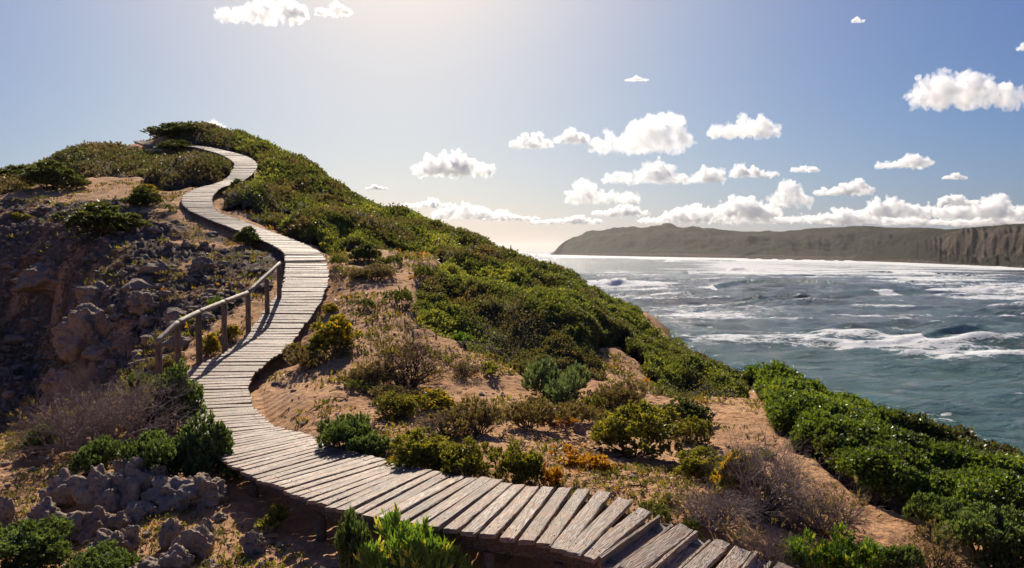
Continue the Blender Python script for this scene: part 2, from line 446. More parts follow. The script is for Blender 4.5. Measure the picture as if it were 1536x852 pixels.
def inside(poly, x, y):
    c = np.zeros(x.shape, bool); n = len(poly)
    for i in range(n):
        x1, y1 = poly[i]; x2, y2 = poly[(i + 1) % n]
        if y1 == y2: continue
        k = ((y1 > y) != (y2 > y)) & (x < (x2 - x1) * (y - y1) / (y2 - y1) + x1)
        c ^= k
    return c
SCRUB = [  # polygon in photo pixels, distance range: fixed on the ground where those rays land
 ([(190,150),(190,208),(235,214),(296,217),(350,226),(388,240),(394,262),(372,278),(336,292),(334,308),(420,343),(470,362),(500,378),(560,372),(640,372),(668,398),(640,425),(608,458),(618,478),(690,505),(780,552),(880,570),(900,560),(892,520),(935,512),(1000,590),(1112,584),(1400,560),(1100,300),(600,150)], 14.5, 200, 0),
 ([(60,200),(205,212),(250,222),(300,226),(342,240),(348,256),(318,272),(240,284),(215,262),(150,262),(90,262),(0,290),(-500,330),(-500,150)], 38, 200, 0),
 ([(1108,566),(1142,585),(1168,640),(1240,700),(1310,752),(1400,772),(1536,800),(2400,1000),(2400,500),(1150,540)], 3, 24, 1),
]
BARE = [([(880,525),(905,520),(935,540),(990,585),(1010,605),(930,600)], 14, 30), ([(955,460),(975,462),(1005,490),(1012,512),(985,500),(965,480)], 18, 30),
        ([(556,385),(600,372),(655,380),(660,402),(600,410)], 20, 32), ([(335,306),(400,320),(440,318),(430,326),(350,318)], 30, 42)]
def surfaces(x, y, z, r):
    px, py = proj(x, y, z)
    s = 1100 / np.maximum(r, 3)
    wx = fbm(x * .9, y * .9, o=3) * s * .35; wy = fbm(x * .9 + 40, y * .9 + 9, o=3) * s * .18
    qx, qy = px + wx, py + wy
    front = y > .5
    veg = np.zeros(x.shape); bank = np.zeros(x.shape)
    for poly, d0, d1, b in SCRUB:
        k = inside(poly, qx, qy) & (y > d0) & (y < d1) & front
        veg[k] = 1
        if b: bank[k] = 1
    veg[(r > 75)] = 1
    veg[(~front) & (x > 9)] = 1
    for poly, d0, d1 in BARE:
        veg[inside(poly, px + wx * .4, py + wy * .4) & (y > d0) & (y < d1)] = 0
    return veg, bank, px, py

def blur(a, n):
    for _ in range(n):
        b = a.copy()
        b[1:-1] = (a[:-2] + 2 * a[1:-1] + a[2:]) / 4
        a = b.copy()
        a[:, 1:-1] = (b[:, :-2] + 2 * b[:, 1:-1] + b[:, 2:]) / 4
    return a

RG, AG = np.meshgrid(Rr, AZ, indexing='ij')
X = RG * np.sin(AG); Y = RG * np.cos(AG)
ZB = bil(Zc, RG, AG)
VEG, BANK, PX, PY = surfaces(X, Y, ZB, RG)
DD, DZ = deck_dist(X, Y)
VEG[(DD < .95) | ((DD < 1.8) & (Y > 58) & (X < -27))] = 0
VEGS = blur(VEG, 6)
ROCKY0 = blur(((inside([(-200,300),(200,300),(300,345),(430,380),(425,420),(300,500),(240,560),(60,640),(-200,700),(-400,500)], PX, PY) & (Y > 13.5) & (Y < 45)) |
        (inside([(-300,650),(120,700),(300,700),(390,740),(300,800),(330,900),(-300,900)], PX, PY) & (Y < 13) & (Y > 2))).astype(float), 14)
ROCKY = np.clip(ROCKY0 * (.60 + .5 * fbm(X * .5 + 3, Y * .5, o=3)), 0, 1) ; steep = ss(.25, .7, np.abs(fbm(X * .25, Y * .25, o=2)))
Z = ZB.copy()
Z -= .15 * blur(BANK, 40) + .50 * blur(VEG * (1 - BANK), 30)
Z += fbm(X * .6, Y * .6, o=3) * .09 * ss(2, 30, RG) + fbm(X * 2.1, Y * 2.1, o=4) * .035 + np.abs(fbm(X * 6, Y * 6, o=3)) * .02
rk = fbm(X * .6, Y * .6, ZB * .5, o=3, bil=True) * .26 + fbm(X * 2.4, Y * 2.4, ZB * 1.5, o=5, bil=True, gain=.66) * .17
far = ss(10, 16, Y)
Z += ROCKY * rk * (.05 + .95 * far) * ss(1.0, 2.4, DD)
# rock strata ledges on the shaded left slope
st = np.sin((ZB + .25 * fbm(X * .3, Y * .3, o=3)) * 7.5)
Z += ROCKY * far * .07 * np.tanh(st * 3) * ss(1.2, 3, DD)
# cave-like hollow with an overhanging lip
hx, hy = PX, PY
cave = inside([(-60,395),(40,395),(100,425),(122,455),(112,485),(85,520),(60,560),(-60,560)], hx, hy) & (Y > 18) & (Y < 40)
Z -= blur(cave.astype(float), 5) * 1.5
# ground kept below the deck, easing away from it
lim = DZ - .2 - .12 * ss(0, 3, 8 - RG) + np.maximum(DD - .75, 0) * .55
k = ss(3.0, .9, DD)
Z = np.where(DD < 3.2, Z * (1 - k) + np.minimum(Z, lim) * k, Z)
low = DZ - .75 - np.maximum(DD - .7, 0) * .8
Z = np.where(DD < 1.6, np.maximum(Z, low), Z)
LITTER = np.clip(VEGS * 1.3, 0, 1)
LITTER = np.maximum(LITTER, .36 * ss(.15, .7, fbm(X * .7 + 3, Y * .7, o=3)) * (1 - ROCKY * .5))
V = np.stack([X, Y, Z], -1).reshape(-1, 3)
Q = grid_quads(NR, len(AZ), True)
# centre cap and a skirt below the sea keep the sheet closed
apex = len(V)
V = np.vstack([V, [[0, 0, Z[0].mean()]]])
T = np.stack([np.full(len(AZ), apex), (np.arange(len(AZ)) + 1) % len(AZ), np.arange(len(AZ))], 1)
gr = mesh_np('ground', V, Q, T, [M_GROUND], smooth=True,
             attrs={'rocky': np.append((ROCKY * (.22 + .78 * far)).ravel(), 0), 'litter': np.append(LITTER.ravel(), 0)})
tag(gr, kind='structure')

def ground_z(x, y):
    r = np.hypot(x, y); a = (np.arctan2(x, y) + R(42)) % (2 * math.pi) - R(42)
    fr = np.clip(np.log(np.maximum(r, 1.2) / 1.2) / math.log(130 / 1.2) * (NR - 1), 0, NR - 1.001)
    fa = np.clip(np.interp(a, AZ, np.arange(len(AZ))), 0, len(AZ) - 1.001)
    i, j = np.asarray(fr).astype(int), np.asarray(fa).astype(int); u, v = fr - i, fa - j
    return Z[i, j] * (1 - u) * (1 - v) + Z[i + 1, j] * u * (1 - v) + Z[i, j + 1] * (1 - u) * v + Z[i + 1, j + 1] * u * v

def hit(px, py, top=None, d0=3.5):
    r = ray(px, py); r = r / r[1]
    D = np.exp(np.linspace(math.log(d0), math.log(120), 2500))
    zz = ground_z(D * r[0], D)
    k = np.where(D * r[2] <= zz)[0]
    d = D[k[0]] if len(k) else 60.0
    return np.array([d * r[0], d, float(ground_z(np.array(d * r[0]), np.array(d)))])

# ------------------------------------------------------------------ scrub canopy (stuff): dark floor + leaves
MOUNDS = [(820,500,19.5,1.9,.75),(740,452,22,1.6,.5),(880,530,17.4,1.1,.35),(470,345,31,3.0,.7),(380,296,38,2.6,.8),(690,400,28,2.0,.5),(290,256,44,3.4,1.1),(430,270,46,3,.6),
          (560,352,32,2.2,.6),(1040,575,18.4,1.4,.25),(1010,560,18.6,1.5,.3)]
def canopy_h(x, y, bank):
    ux, uy = x * .8 + y * .25, y * .8 - x * .25
    h = .10 + .22 * fbm(x * .3, y * .3, o=2) + .30 * (1 - np.abs(fbm(ux * .75 + 5, uy * .32, o=2)) * 1.7) + .08 * fbm(x * 2.2, y * 2.2, o=2)
    h = np.maximum(h, .02)
    hb = .22 + .36 * (1 - np.abs(fbm(x * .42 + 2, y * .42, o=2)) * 1.7) + .14 * fbm(x * 1.6, y * 1.6, o=3)
    h = h * (1 - bank) + hb * bank
    for px, py, D, rad, hh in MOUNDS:
        p = at(px, py, D)
        h = h + hh * np.exp(-((x - p[0]) ** 2 + (y - p[1]) ** 2) / (rad * rad))
    return h
sr, sa = 2, 2
ii = np.arange(0, NR, sr); jj = np.arange(0, NA, sa)
Xc, Yc, Zg = X[np.ix_(ii, jj)], Y[np.ix_(ii, jj)], Z[np.ix_(ii, jj)]
Vc, Bc = VEGS[np.ix_(ii, jj)], blur(BANK, 8)[np.ix_(ii, jj)]
Rc = RG[np.ix_(ii, jj)]
Hc = canopy_h(Xc, Yc, Bc)
HM = np.minimum(Hc, 9) * ss(.25, 1.0, blur(Vc, 9)) ** .8 + (ss(.25, .5, Vc) - 1) * .25
Zcan = Zg + HM
_el = Zcan / Rc
_run = np.maximum.accumulate(np.maximum(_el, Zg / Rc), axis=0)
VISC = (_el > _run - .012).astype(float)
def canopy_sub(name, mask, nleaf, gloss, palette, label, cat, size_k, seed):
    rg = np.random.default_rng(seed)
    nu, nv = Xc.shape
    fm = mask[:-1, :-1] & (Vc[:-1, :-1] > .3) & (Rc[:-1, :-1] < 85)
    fi = np.argwhere(fm)
    P00 = np.stack([Xc, Yc, Zcan], -1)
    q = grid_quads(nu, nv)[fm.ravel()]
    used = np.unique(q); remap = -np.ones(nu * nv, int); remap[used] = np.arange(len(used))
    vv = P00.reshape(-1, 3)[used]
    n0 = len(vv)
    # leaves
    good = fi[Vc[fi[:, 0], fi[:, 1]] > .55]
    gi, gj = good[:, 0], good[:, 1]
    ar = np.linalg.norm(np.cross(P00[gi + 1, gj] - P00[gi, gj], P00[gi, gj + 1] - P00[gi, gj]), axis=1)
    wt = ar / np.maximum(Rc[gi, gj], 8) ** 1.75 * (VISC[gi, gj] * .93 + .07)
    wt = wt * ((.18 + ss(-.45, .25, fbm(Xc[gi, gj] * .38 + 11, Yc[gi, gj] * .26, o=4))) if not gloss else 1.0)
    pick = good[np.searchsorted(np.cumsum(wt) / wt.sum(), rg.random(nleaf)).clip(0, len(good) - 1)]
    i, j = pick[:, 0], pick[:, 1]
    u, v = rg.random(nleaf)[:, None], rg.random(nleaf)[:, None]
    A, B, C_, D_ = P00[i, j], P00[i + 1, j], P00[i, j + 1], P00[i + 1, j + 1]
    p = A * (1 - u) * (1 - v) + B * u * (1 - v) + C_ * (1 - u) * v + D_ * u * v
    nrm = np.cross(C_ - A, B - A); nrm /= np.linalg.norm(nrm, axis=1)[:, None] + 1e-9
    nrm[nrm[:, 2] < 0] *= -1
    r = np.linalg.norm(p[:, :2], axis=1)
    size = np.clip(r * size_k, .03, .17) * rg.uniform(.6, 1.35, nleaf)
    clump = fbm(p[:, 0] * 3.5, p[:, 1] * 3.5, p[:, 2] * 3.5, o=2)
    p = p + nrm * (size * rg.uniform(-.4, 1.9, nleaf) + np.clip(clump, -.3, 1) * (.10 if gloss else .06) * np.clip(r / 14, .8, 2.2))[:, None]
    ld = nrm * .6 + rg.normal(size=(nleaf, 3)) * .75 + np.array([0, 0, .35])     # leaf pointing direction
    ld /= np.linalg.norm(ld, axis=1)[:, None]
    sd = np.cross(ld, rg.normal(size=(nleaf, 3))); sd /= np.linalg.norm(sd, axis=1)[:, None]
    fold = np.cross(ld, sd)
    L = size[:, None]
    w = .33
    v0 = p; v1 = p + ld * L * .55 + sd * L * w + fold * L * .1; v2 = p + ld * L; v3 = p + ld * L * .55 - sd * L * w + fold * L * .1
    lv = np.stack([v0, v1, v2, v3], 1).reshape(-1, 3)
    pal = np.array(palette)
    tone = fbm(p[:, 0] * .45 + 9, p[:, 1] * .3, o=3) * 1.1 + rg.normal(size=nleaf) * .3 + .35 * fbm(p[:, 0] * .13 + 3, p[:, 1] * .09, o=2)
    t = np.clip((tone + 1) / 2 * (len(pal) - 1), 0, len(pal) - 1.001)
    k = t.astype(int); c = pal[k] + (pal[k + 1] - pal[k]) * (t - k)[:, None]
    c = c * rg.uniform(.7, 1.3, nleaf)[:, None]
    lc = np.repeat(c, 4, axis=0)
    # floor tint
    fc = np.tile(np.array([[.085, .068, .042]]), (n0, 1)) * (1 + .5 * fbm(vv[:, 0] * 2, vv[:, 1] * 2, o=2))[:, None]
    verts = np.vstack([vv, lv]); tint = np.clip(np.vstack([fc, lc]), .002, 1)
    quads = np.vstack([remap[q], n0 + np.arange(nleaf * 4).reshape(-1, 4)])
    mi = np.concatenate([np.zeros(len(q), int), np.ones(nleaf, int)])
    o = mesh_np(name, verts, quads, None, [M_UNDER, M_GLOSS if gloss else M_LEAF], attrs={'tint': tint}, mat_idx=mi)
    o.data.polygons.foreach_set('use_smooth', mi == 0)
    return tag(o, label, cat, kind='stuff')
left = (Xc < -.30 * Yc - 1.5) & (Yc > 36) & (proj(Xc, Yc, Zcan)[0] < 352)
bankm = Bc > .5
PAL_HILL = [(.17, .12, .075), (.12, .095, .05), (.085, .09, .034), (.10, .125, .036), (.17, .20, .045), (.28, .27, .07)]
PAL_LEFT = [(.15, .105, .08), (.11, .085, .055), (.08, .08, .042), (.10, .11, .048)]
PAL_BANK = [(.075, .07, .03), (.06, .09, .018), (.085, .135, .022), (.15, .20, .03), (.30, .30, .06)]
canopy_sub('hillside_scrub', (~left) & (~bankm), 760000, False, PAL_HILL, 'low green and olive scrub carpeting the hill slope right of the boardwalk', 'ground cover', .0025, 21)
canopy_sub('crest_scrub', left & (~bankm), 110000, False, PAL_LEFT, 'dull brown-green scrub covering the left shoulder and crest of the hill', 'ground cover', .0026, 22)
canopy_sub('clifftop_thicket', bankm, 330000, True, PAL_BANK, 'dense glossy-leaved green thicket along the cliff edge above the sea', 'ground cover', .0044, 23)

# ------------------------------------------------------------------ boardwalk
class MB:
    def __init__(s): s.v, s.q, s.t, s.a, s.g, s.n = [], [], [], [], [], 0
    def add(s, v, q, t=None, tone=0., grain=None):
        v = np.asarray(v, float); s.v.append(v)
        s.q.append(np.asarray(q, int).reshape(-1, 4) + s.n)
        if t is not None: s.t.append(np.asarray(t, int).reshape(-1, 3) + s.n)
        s.a.append(np.full(len(v), tone)); s.g.append(v if grain is None else grain); s.n += len(v)
    def build(s, name, m, parent=None, smooth=False):
        return mesh_np(name, np.vstack(s.v), np.vstack(s.q), np.vstack(s.t) if s.t else None, [m], parent, smooth,
                       attrs={'tone': np.concatenate(s.a), 'grain': np.vstack(s.g)})
def frame(d):
    x, y, z = float(d[0]), float(d[1]), float(d[2]); n = math.sqrt(x * x + y * y + z * z) or 1e-9
    x, y, z = x / n, y / n, z / n
    if abs(z) < .95: ax, ay, az = y, -x, 0.0
    else: ax, ay, az = 0.0, z, -y
    n = math.sqrt(ax * ax + ay * ay + az * az); ax, ay, az = ax / n, ay / n, az / n
    return np.array((x, y, z)), np.array((ax, ay, az)), np.array((ay * z - az * y, az * x - ax * z, ax * y - ay * x))
def plank(mb, a, b, w, th, seed, roll=0., sec=None, up=None):
    """board from a to b, top face at the given height, ragged ends and slight warp"""
    g = random.Random(seed)
    d, s_, u_ = frame(b - a)
    if up is not None:
        u_ = up - d * np.dot(up, d); u_ /= np.linalg.norm(u_); s_ = np.cross(d, u_)
    cr_, sr_ = math.cos(roll), math.sin(roll)
    s2, u2 = s_ * cr_ + u_ * sr_, u_ * cr_ - s_ * sr_
    ch = .006
    if sec is None:
        sec = [(-w / 2, -th), (-w / 2, -ch), (-w / 2 + ch, 0), (-w * .17, .001), (w * .17, .001), (w / 2 - ch, 0), (w / 2, -ch), (w / 2, -th)]
    n = len(sec); m = 9; L = np.linalg.norm(b - a)
    vs, gs = [], []
    wp, ph, tw = g.uniform(-.006, .006), g.uniform(0, 6), g.uniform(-.012, .012)
    off = g.uniform(0, 60)
    ed = [g.uniform(-.014, .014) for _ in range(n)], [g.uniform(-.014, .014) for _ in range(n)]
    for i in range(m):
        t = i / (m - 1)
        for k, (x, z) in enumerate(sec):
            e = ed[0][k] if i == 0 else ed[1][k] if i == m - 1 else 0
            xx = x + (g.uniform(-.003, .003)); 
            if i in (0, m - 1) : xx *= .97
            p = a + d * (L * t + e) + s2 * (xx + wp * math.sin(t * 3.1 + ph)) + u2 * (z + x * tw * (t - .5) * 4 + wp * math.sin(t * 3.14))
            vs.append(p); gs.append((off + L * t * .10, (x + off * 3.7) , z + off))
    q = [(i * n + k, i * n + (k + 1) % n, (i + 1) * n + (k + 1) % n, (i + 1) * n + k) for i in range(m - 1) for k in range(n)]
    tr = [(0, k + 1, k) for k in range(1, n - 1)] + [((m - 1) * n, (m - 1) * n + k, (m - 1) * n + k + 1) for k in range(1, n - 1)]
    mb.add(vs, q, tr, g.random() ** 1.2, np.array(gs))

bw = tag(empty('boardwalk', CD[30] + np.array([0, 0, -.4])), 'weathered grey plank boardwalk winding up the hill to the crest', 'boardwalk')
ofs = np.array(bw.location)
mb = MB(); hollow = []; NAILS = []
s = 0.0; i = 0
HOLLOW_PX = [989, 1060, 1138]
def arc_at_px(px):
    q = [proj(*p)[0] for p in RD[:60]]
    k = int(np.argmin([abs(a - px) for a in q])); return ARC[k]
hs = [arc_at_px(p) for p in HOLLOW_PX]
while s < ARC[-1]:
    def lerp(Pd): return np.array([np.interp(s, ARC, Pd[:, c]) for c in range(3)])
    a, b = lerp(LD), lerp(RD)
    D = a[1]
    mid = (a + b) / 2
    dirv = (b - a) / np.linalg.norm(b - a)
    j = random.uniform
    jit = .012 + .012 * (D > 10)
    a = a - dirv * j(-.02, .03); b = b + dirv * j(-.02, .03)
    along = lerp(CD); 
    a = a + np.array([j(-.006, .006), j(-.012, .012), j(-.5, .5) * jit]); b = b + np.array([j(-.006, .006), j(-.012, .012), j(-.5, .5) * jit])
    near_h = any(abs(s - h) < .085 for h in hs)
    w = j(.125, .142) if D < 12 else j(.15, .185)
    pitch = .168 if D < 12 else .205
    # keep boards from colliding on the inner side of bends: the local pitch of the shorter side rules the width
    s2_ = s + pitch
    l2 = np.array([np.interp(s2_, ARC, LD[:, c]) for c in range(3)]); r2 = np.array([np.interp(s2_, ARC, RD[:, c]) for c in range(3)])
    tan = np.array([np.interp(s2_, ARC, CD[:, c]) for c in range(3)]) - lerp(CD)
    upv = np.cross(b - a, tan); upv /= np.linalg.norm(upv) + 1e-9
    if upv[2] < 0: upv = -upv
    dp = np.cross(upv, (b - a) / np.linalg.norm(b - a))
    mn = min(abs(np.dot(l2 - lerp(LD), dp)), abs(np.dot(r2 - lerp(RD), dp)))
    w = max(.085, min(w, (abs(np.dot(l2 - lerp(LD), dp)) + abs(np.dot(r2 - lerp(RD), dp))) / 2 * .86))
    if D < 9: b_, a_ = b - ofs, a - ofs
    b_, a_ = b - ofs, a - ofs
    if near_h:
        h = .075; ww = .075
        sec = [(-ww, -h), (-ww, .01), (-ww + .022, .01), (-ww + .03, -h + .02), (ww - .03, -h + .02), (ww - .022, -.015), (ww, -.015), (ww, -h)]
        hb = MB(); plank(hb, a_, b_, .15, .05, i, 0, sec, upv); hollow.append(hb)
    else:
        roll = j(-.03, .03)
        if D > 18 and random.random() < .12: roll = j(.1, .2) * random.choice((-1, 1))
        plank(mb, a_, b_, w, .037, i, roll, None, upv)
        if D < 14:
            for t in (.13, .87):
                for q_ in (-.26, .26): NAILS.append((a_ + (b_ - a_) * (t + j(-.01, .01)) + dp * w * (q_ + j(-.05, .05)) + upv * .001, upv))
    s += pitch; i += 1
nq0 = sum(len(q) for q in mb.q)
for (p_, u_) in NAILS:      # nail heads belong to the boards' surface
    d_, s_, t_ = frame(u_); c8 = [p_ + (s_ * math.cos(k * math.pi / 3) + t_ * math.sin(k * math.pi / 3)) * .0065 + u_ * h_ for h_ in (-.004, .0025) for k in range(6)]
    mb.add(c8, [(k, (k + 1) % 6, 6 + (k + 1) % 6, 6 + k) for k in range(6)] + [(6, 7, 8, 9), (9, 10, 11, 6)], None, 1.0)
dk = mb.build('plank_deck', M_DECK, bw)
dk.data.materials.append(M_NAIL)
mi_ = np.zeros(len(dk.data.polygons), np.int32); mi_[nq0:sum(len(q) for q in mb.q)] = 1
dk.data.polygons.foreach_set('material_index', mi_)
for hb in hollow:
    o = hb.build('hollow_plank', M_DECK, bw); o['label'] = 'worn plank hollowed into a dark trough'
# stringers along both sides and short support posts
for side in (.14, .86):
    mb = MB(); m = 2
    P = (LD * (1 - side) + RD * side)[::3] - ofs
    P = P + np.array([0, 0, -.055])
    n = len(P); vs = []; gs = []
    for k in range(n):
        t = P[min(k + 1, n - 1)] - P[max(k - 1, 0)]; d, a_, u_ = frame(t)
        u_ = np.array([0, 0, 1.])
        for (x, z) in ((-.03, -.15), (-.03, 0), (.03, 0), (.03, -.15)):
            vs.append(P[k] + a_ * x + u_ * z); gs.append((k * .05, x, z))
    q = [(k * 4 + c, k * 4 + (c + 1) % 4, (k + 1) * 4 + (c + 1) % 4, (k + 1) * 4 + c) for k in range(n - 1) for c in range(4)]
    q += [(3, 2, 1, 0), ((n - 1) * 4, (n - 1) * 4 + 1, (n - 1) * 4 + 2, (n - 1) * 4 + 3)]
    mb.add(vs, q, None, .3, np.array(gs)); mb.build('support_beam', M_BEAM, bw)

def tube(mb, a, b, r0, r1, n=12, seed=0, wob=.004, seg=6, tone=0., cap_round=.0):
    g = random.Random(seed); d, s_, u_ = frame(b - a); L = np.linalg.norm(b - a)
    vs = []
    ts = [0] + [i / seg for i in range(seg + 1)] + [1]
    for qi, t in enumerate(ts):
        rr = r0 + (r1 - r0) * t
        if qi in (0, len(ts) - 1): rr *= .86
        ex = (-.008 if qi == 0 else .008 if qi == len(ts) - 1 else 0)
        ox, oz = g.uniform(-wob, wob), g.uniform(-wob, wob)
        for k in range(n):
            an = 2 * math.pi * k / n
            q = rr * (1 + .03 * math.sin(an * 3 + seed) + g.uniform(-.015, .015))
            vs.append(a + d * (L * t + ex) + s_ * (math.cos(an) * q + ox) + u_ * (math.sin(an) * q + oz))
    m = len(ts)
    q = [(i * n + k, i * n + (k + 1) % n, (i + 1) * n + (k + 1) % n, (i + 1) * n + k) for i in range(m - 1) for k in range(n)]
    tr = [(0, k + 1, k) for k in range(1, n - 1)] + [((m - 1) * n, (m - 1) * n + k, (m - 1) * n + k + 1) for k in range(1, n - 1)]
    mb.add(vs, q, tr, tone)

sup = list(range(14, len(CD) - 20, 17))
for k in sup:
    for side in (.12, .88):
        p = LD[k] * (1 - side) + RD[k] * side
        gz = float(ground_z(np.array(p[0]), np.array(p[1])))
        if p[2] - gz < .12 or p[1] > 48: continue
        mb = MB(); top = p - ofs + np.array([0, 0, -.205]); bot = np.array([p[0], p[1], gz - .15]) - ofs
        if top[2] <= bot[2] + .05: bot[2] = top[2] - .25
        tube(mb, bot, top, .055, .05, 10, k, .002, 2); mb.build('support_post', M_BEAM, bw, True)

# ------------------------------------------------------------------ handrail
POSTS = [((238, 513.5), (238, 574), 13.6), ((267.6, 486), (267.6, 570), 14.3), ((298.6, 470.5), (298.6, 546), 15.3), ((336, 455), (336.6, 526), 16.4),
         ((371.6, 441), (372, 498), 17.8), ((400.6, 418), (400.8, 470), 19.0), ((418.6, 398), (418.6, 447), 20.1)]
p0 = at(*POSTS[0][1], POSTS[0][2])
hr = tag(empty('handrail', p0), 'round-pole wooden handrail on seven posts along the left edge of the boardwalk', 'handrail')
tops = []
for k, (t, b, D) in enumerate(POSTS):
    B = at(*b, D); Tt = at(*t, D); Tt[0] = B[0] = (B[0] + Tt[0]) / 2
    tops.append(Tt.copy())
    gz = float(ground_z(np.array(B[0]), np.array(B[1])))
    B[2] = min(B[2], gz) - .12
    mb = MB(); z = np.zeros(3); H = Tt - B
    tube(mb, z, np.array([random.uniform(-.012, .012), random.uniform(-.012, .012), H[2] - .02]), .066, .06, 14, k, .002, 5)
    o = mb.build('post', M_POST, hr, True); o.location = B - p0
tops = [t + np.array([0, 0, .03]) for t in tops]
tops[0] += (tops[0] - tops[1]) * .10
tops[6] += (tops[6] - tops[5]) * .08
for (i0, i1) in ((0, 1), (1, 2), (2, 3), (3, 4), (4, 6)):
    mb = MB(); A, B = tops[i0], tops[i1]
    d = Vector(B - A); L = d.length
    tube(mb, np.array([0, 0, .006]), np.array([0, 0, L - .006]), .056, .052, 14, i0 + 30, .002, 7)
    o = mb.build('rail', M_RAIL, hr, True); o.location = A - p0
    o.rotation_mode = 'QUATERNION'; o.rotation_quaternion = d.to_track_quat('Z', 'Y')

# ------------------------------------------------------------------ plants: one prototype of each kind, then copies
def pal_col(pal, t, rg, n):
    pal = np.array(pal); t = np.clip(t, 0, 1) * (len(pal) - 1.001); k = t.astype(int)
    return (pal[k] + (pal[k + 1] - pal[k]) * (t - k)[:, None]) * rg.uniform(.75, 1.25, n)[:, None]

def foliage(name, seed, palette, ntuft=260, blades=16, blen=.11, bw_=.018, lobes=7, m=None, up=.7, flower=None, fl_frac=.0, flat=1.0, knob=0):
    """dome of leaf tufts about 1 m wide and 1*flat tall, base at origin"""
    rg = np.random.default_rng(seed)
    # uneven crown: several sub-lobes
    lc = rg.normal(size=(lobes, 3)) * np.array([.24, .24, .10]) + np.array([0, 0, .26]); lr = rg.uniform(.16, .29, lobes)
    if knob:
        dd = rg.normal(size=(lobes, 3)); dd[:, 2] = np.abs(dd[:, 2]) * .9 - .15; dd /= np.linalg.norm(dd, axis=1)[:, None]
        lc = dd * rg.uniform(.16, .36, lobes)[:, None] + np.array([0, 0, .16]); lr = rg.uniform(.07, .13, lobes) * knob
        lc[:, 2] = np.maximum(lc[:, 2], .05)
    which = rg.choice(lobes, ntuft, p=lr ** 2 / (lr ** 2).sum())
    d = rg.normal(size=(ntuft, 3)); d[:, 2] = np.abs(d[:, 2]) * 1.0 - .25; d /= np.linalg.norm(d, axis=1)[:, None]
    c = lc[which] + d * (lr[which] * rg.uniform(.7, 1.1, ntuft) ** .5)[:, None]
    c[:, 2] = np.maximum(c[:, 2], .02)
    axis = d * (1 - up * .5) + np.array([0, 0, up]); axis /= np.linalg.norm(axis, axis=1)[:, None]
    n = ntuft * blades
    ti = np.repeat(np.arange(ntuft), blades)
    t = rg.random(n)
    base = c[ti] + axis[ti] * ((t - .5) * blen * 1.3)[:, None]
    sd = rg.normal(size=(n, 3)); sd -= axis[ti] * (sd * axis[ti]).sum(1)[:, None]; sd /= np.linalg.norm(sd, axis=1)[:, None]
    dr = sd * rg.uniform(.35, .9, n)[:, None] + axis[ti]; dr /= np.linalg.norm(dr, axis=1)[:, None]
    L = (blen * rg.uniform(.5, 1.1, n))[:, None]; wv = np.cross(dr, rg.normal(size=(n, 3))); wv /= np.linalg.norm(wv, axis=1)[:, None]
    wv *= bw_ * rg.uniform(.7, 1.3, n)[:, None]
    v = np.stack([base, base + dr * L * .5 + wv, base + dr * L, base + dr * L * .5 - wv], 1).reshape(-1, 3)
    tone = rg.random(ntuft)[ti] * .7 + t * .35
    col = pal_col(palette, tone, rg, n)
    if flower:
        k = rg.random(ntuft)[ti] < fl_frac
        k &= (t > .5) & (c[ti][:, 2] > .2)
        col[k] = np.array(flower) * rg.uniform(.7, 1.2, k.sum())[:, None]
    v[:, 2] *= flat; v[:, 2] -= .03
    me = mesh_np(name, v, np.arange(n * 4).reshape(-1, 4), None, [m or M_LEAF], attrs={'tint': np.repeat(col, 4, axis=0)})
    return me

def twigs(name, seed, col, n0=26, depth=4, spread=.55, thick=.010, fork=3, height=.62, m=None):
    g = random.Random(seed); vs, q, tn = [], [], []
    def seg(a, b, r0, r1):
        d, s_, u_ = frame(b - a); k0 = len(vs)
        for p, r in ((a, r0), (b, r1)):
            for k in range(3):
                an = k * 2.094; vs.append(p + s_ * math.cos(an) * r + u_ * math.sin(an) * r)
        for k in range(3): q.append((k0 + k, k0 + (k + 1) % 3, k0 + 3 + (k + 1) % 3, k0 + 3 + k))
    def grow(p, d, L, r, dep):
        for _ in range(2):
            d = d + np.array([g.gauss(0, .22), g.gauss(0, .22), g.gauss(0, .16)]); d /= np.linalg.norm(d)
            e = p + d * L * .5
            if e[2] < .01: e[2] = .01
            seg(p, e, r, r * .82); p = e; r *= .82
        if dep:
            for _ in range(fork):
                nd = d + np.array([g.gauss(0, spread), g.gauss(0, spread), g.gauss(.08, spread * .7)]); nd /= np.linalg.norm(nd)
                grow(p, nd, L * g.uniform(.55, .85), r * .72, dep - 1)
    for _ in range(n0):
        an = g.uniform(0, 6.283); t = g.uniform(.3, 1.5)
        d = np.array([math.cos(an) * t, math.sin(an) * t, 1.]); d /= np.linalg.norm(d)
        grow(np.array([math.cos(an) * g.uniform(0, .1), math.sin(an) * g.uniform(0, .1), -.03]), d, height * g.uniform(.24, .4), thick, depth)
    vs = np.array(vs)
    rg = np.random.default_rng(seed)
    c = np.repeat(np.array([col]) * rg.uniform(.55, 1.4, len(vs) // 6)[:, None], 6, axis=0)
    return mesh_np(name, vs, q, None, [m or M_TWIG], attrs={'tint': c})

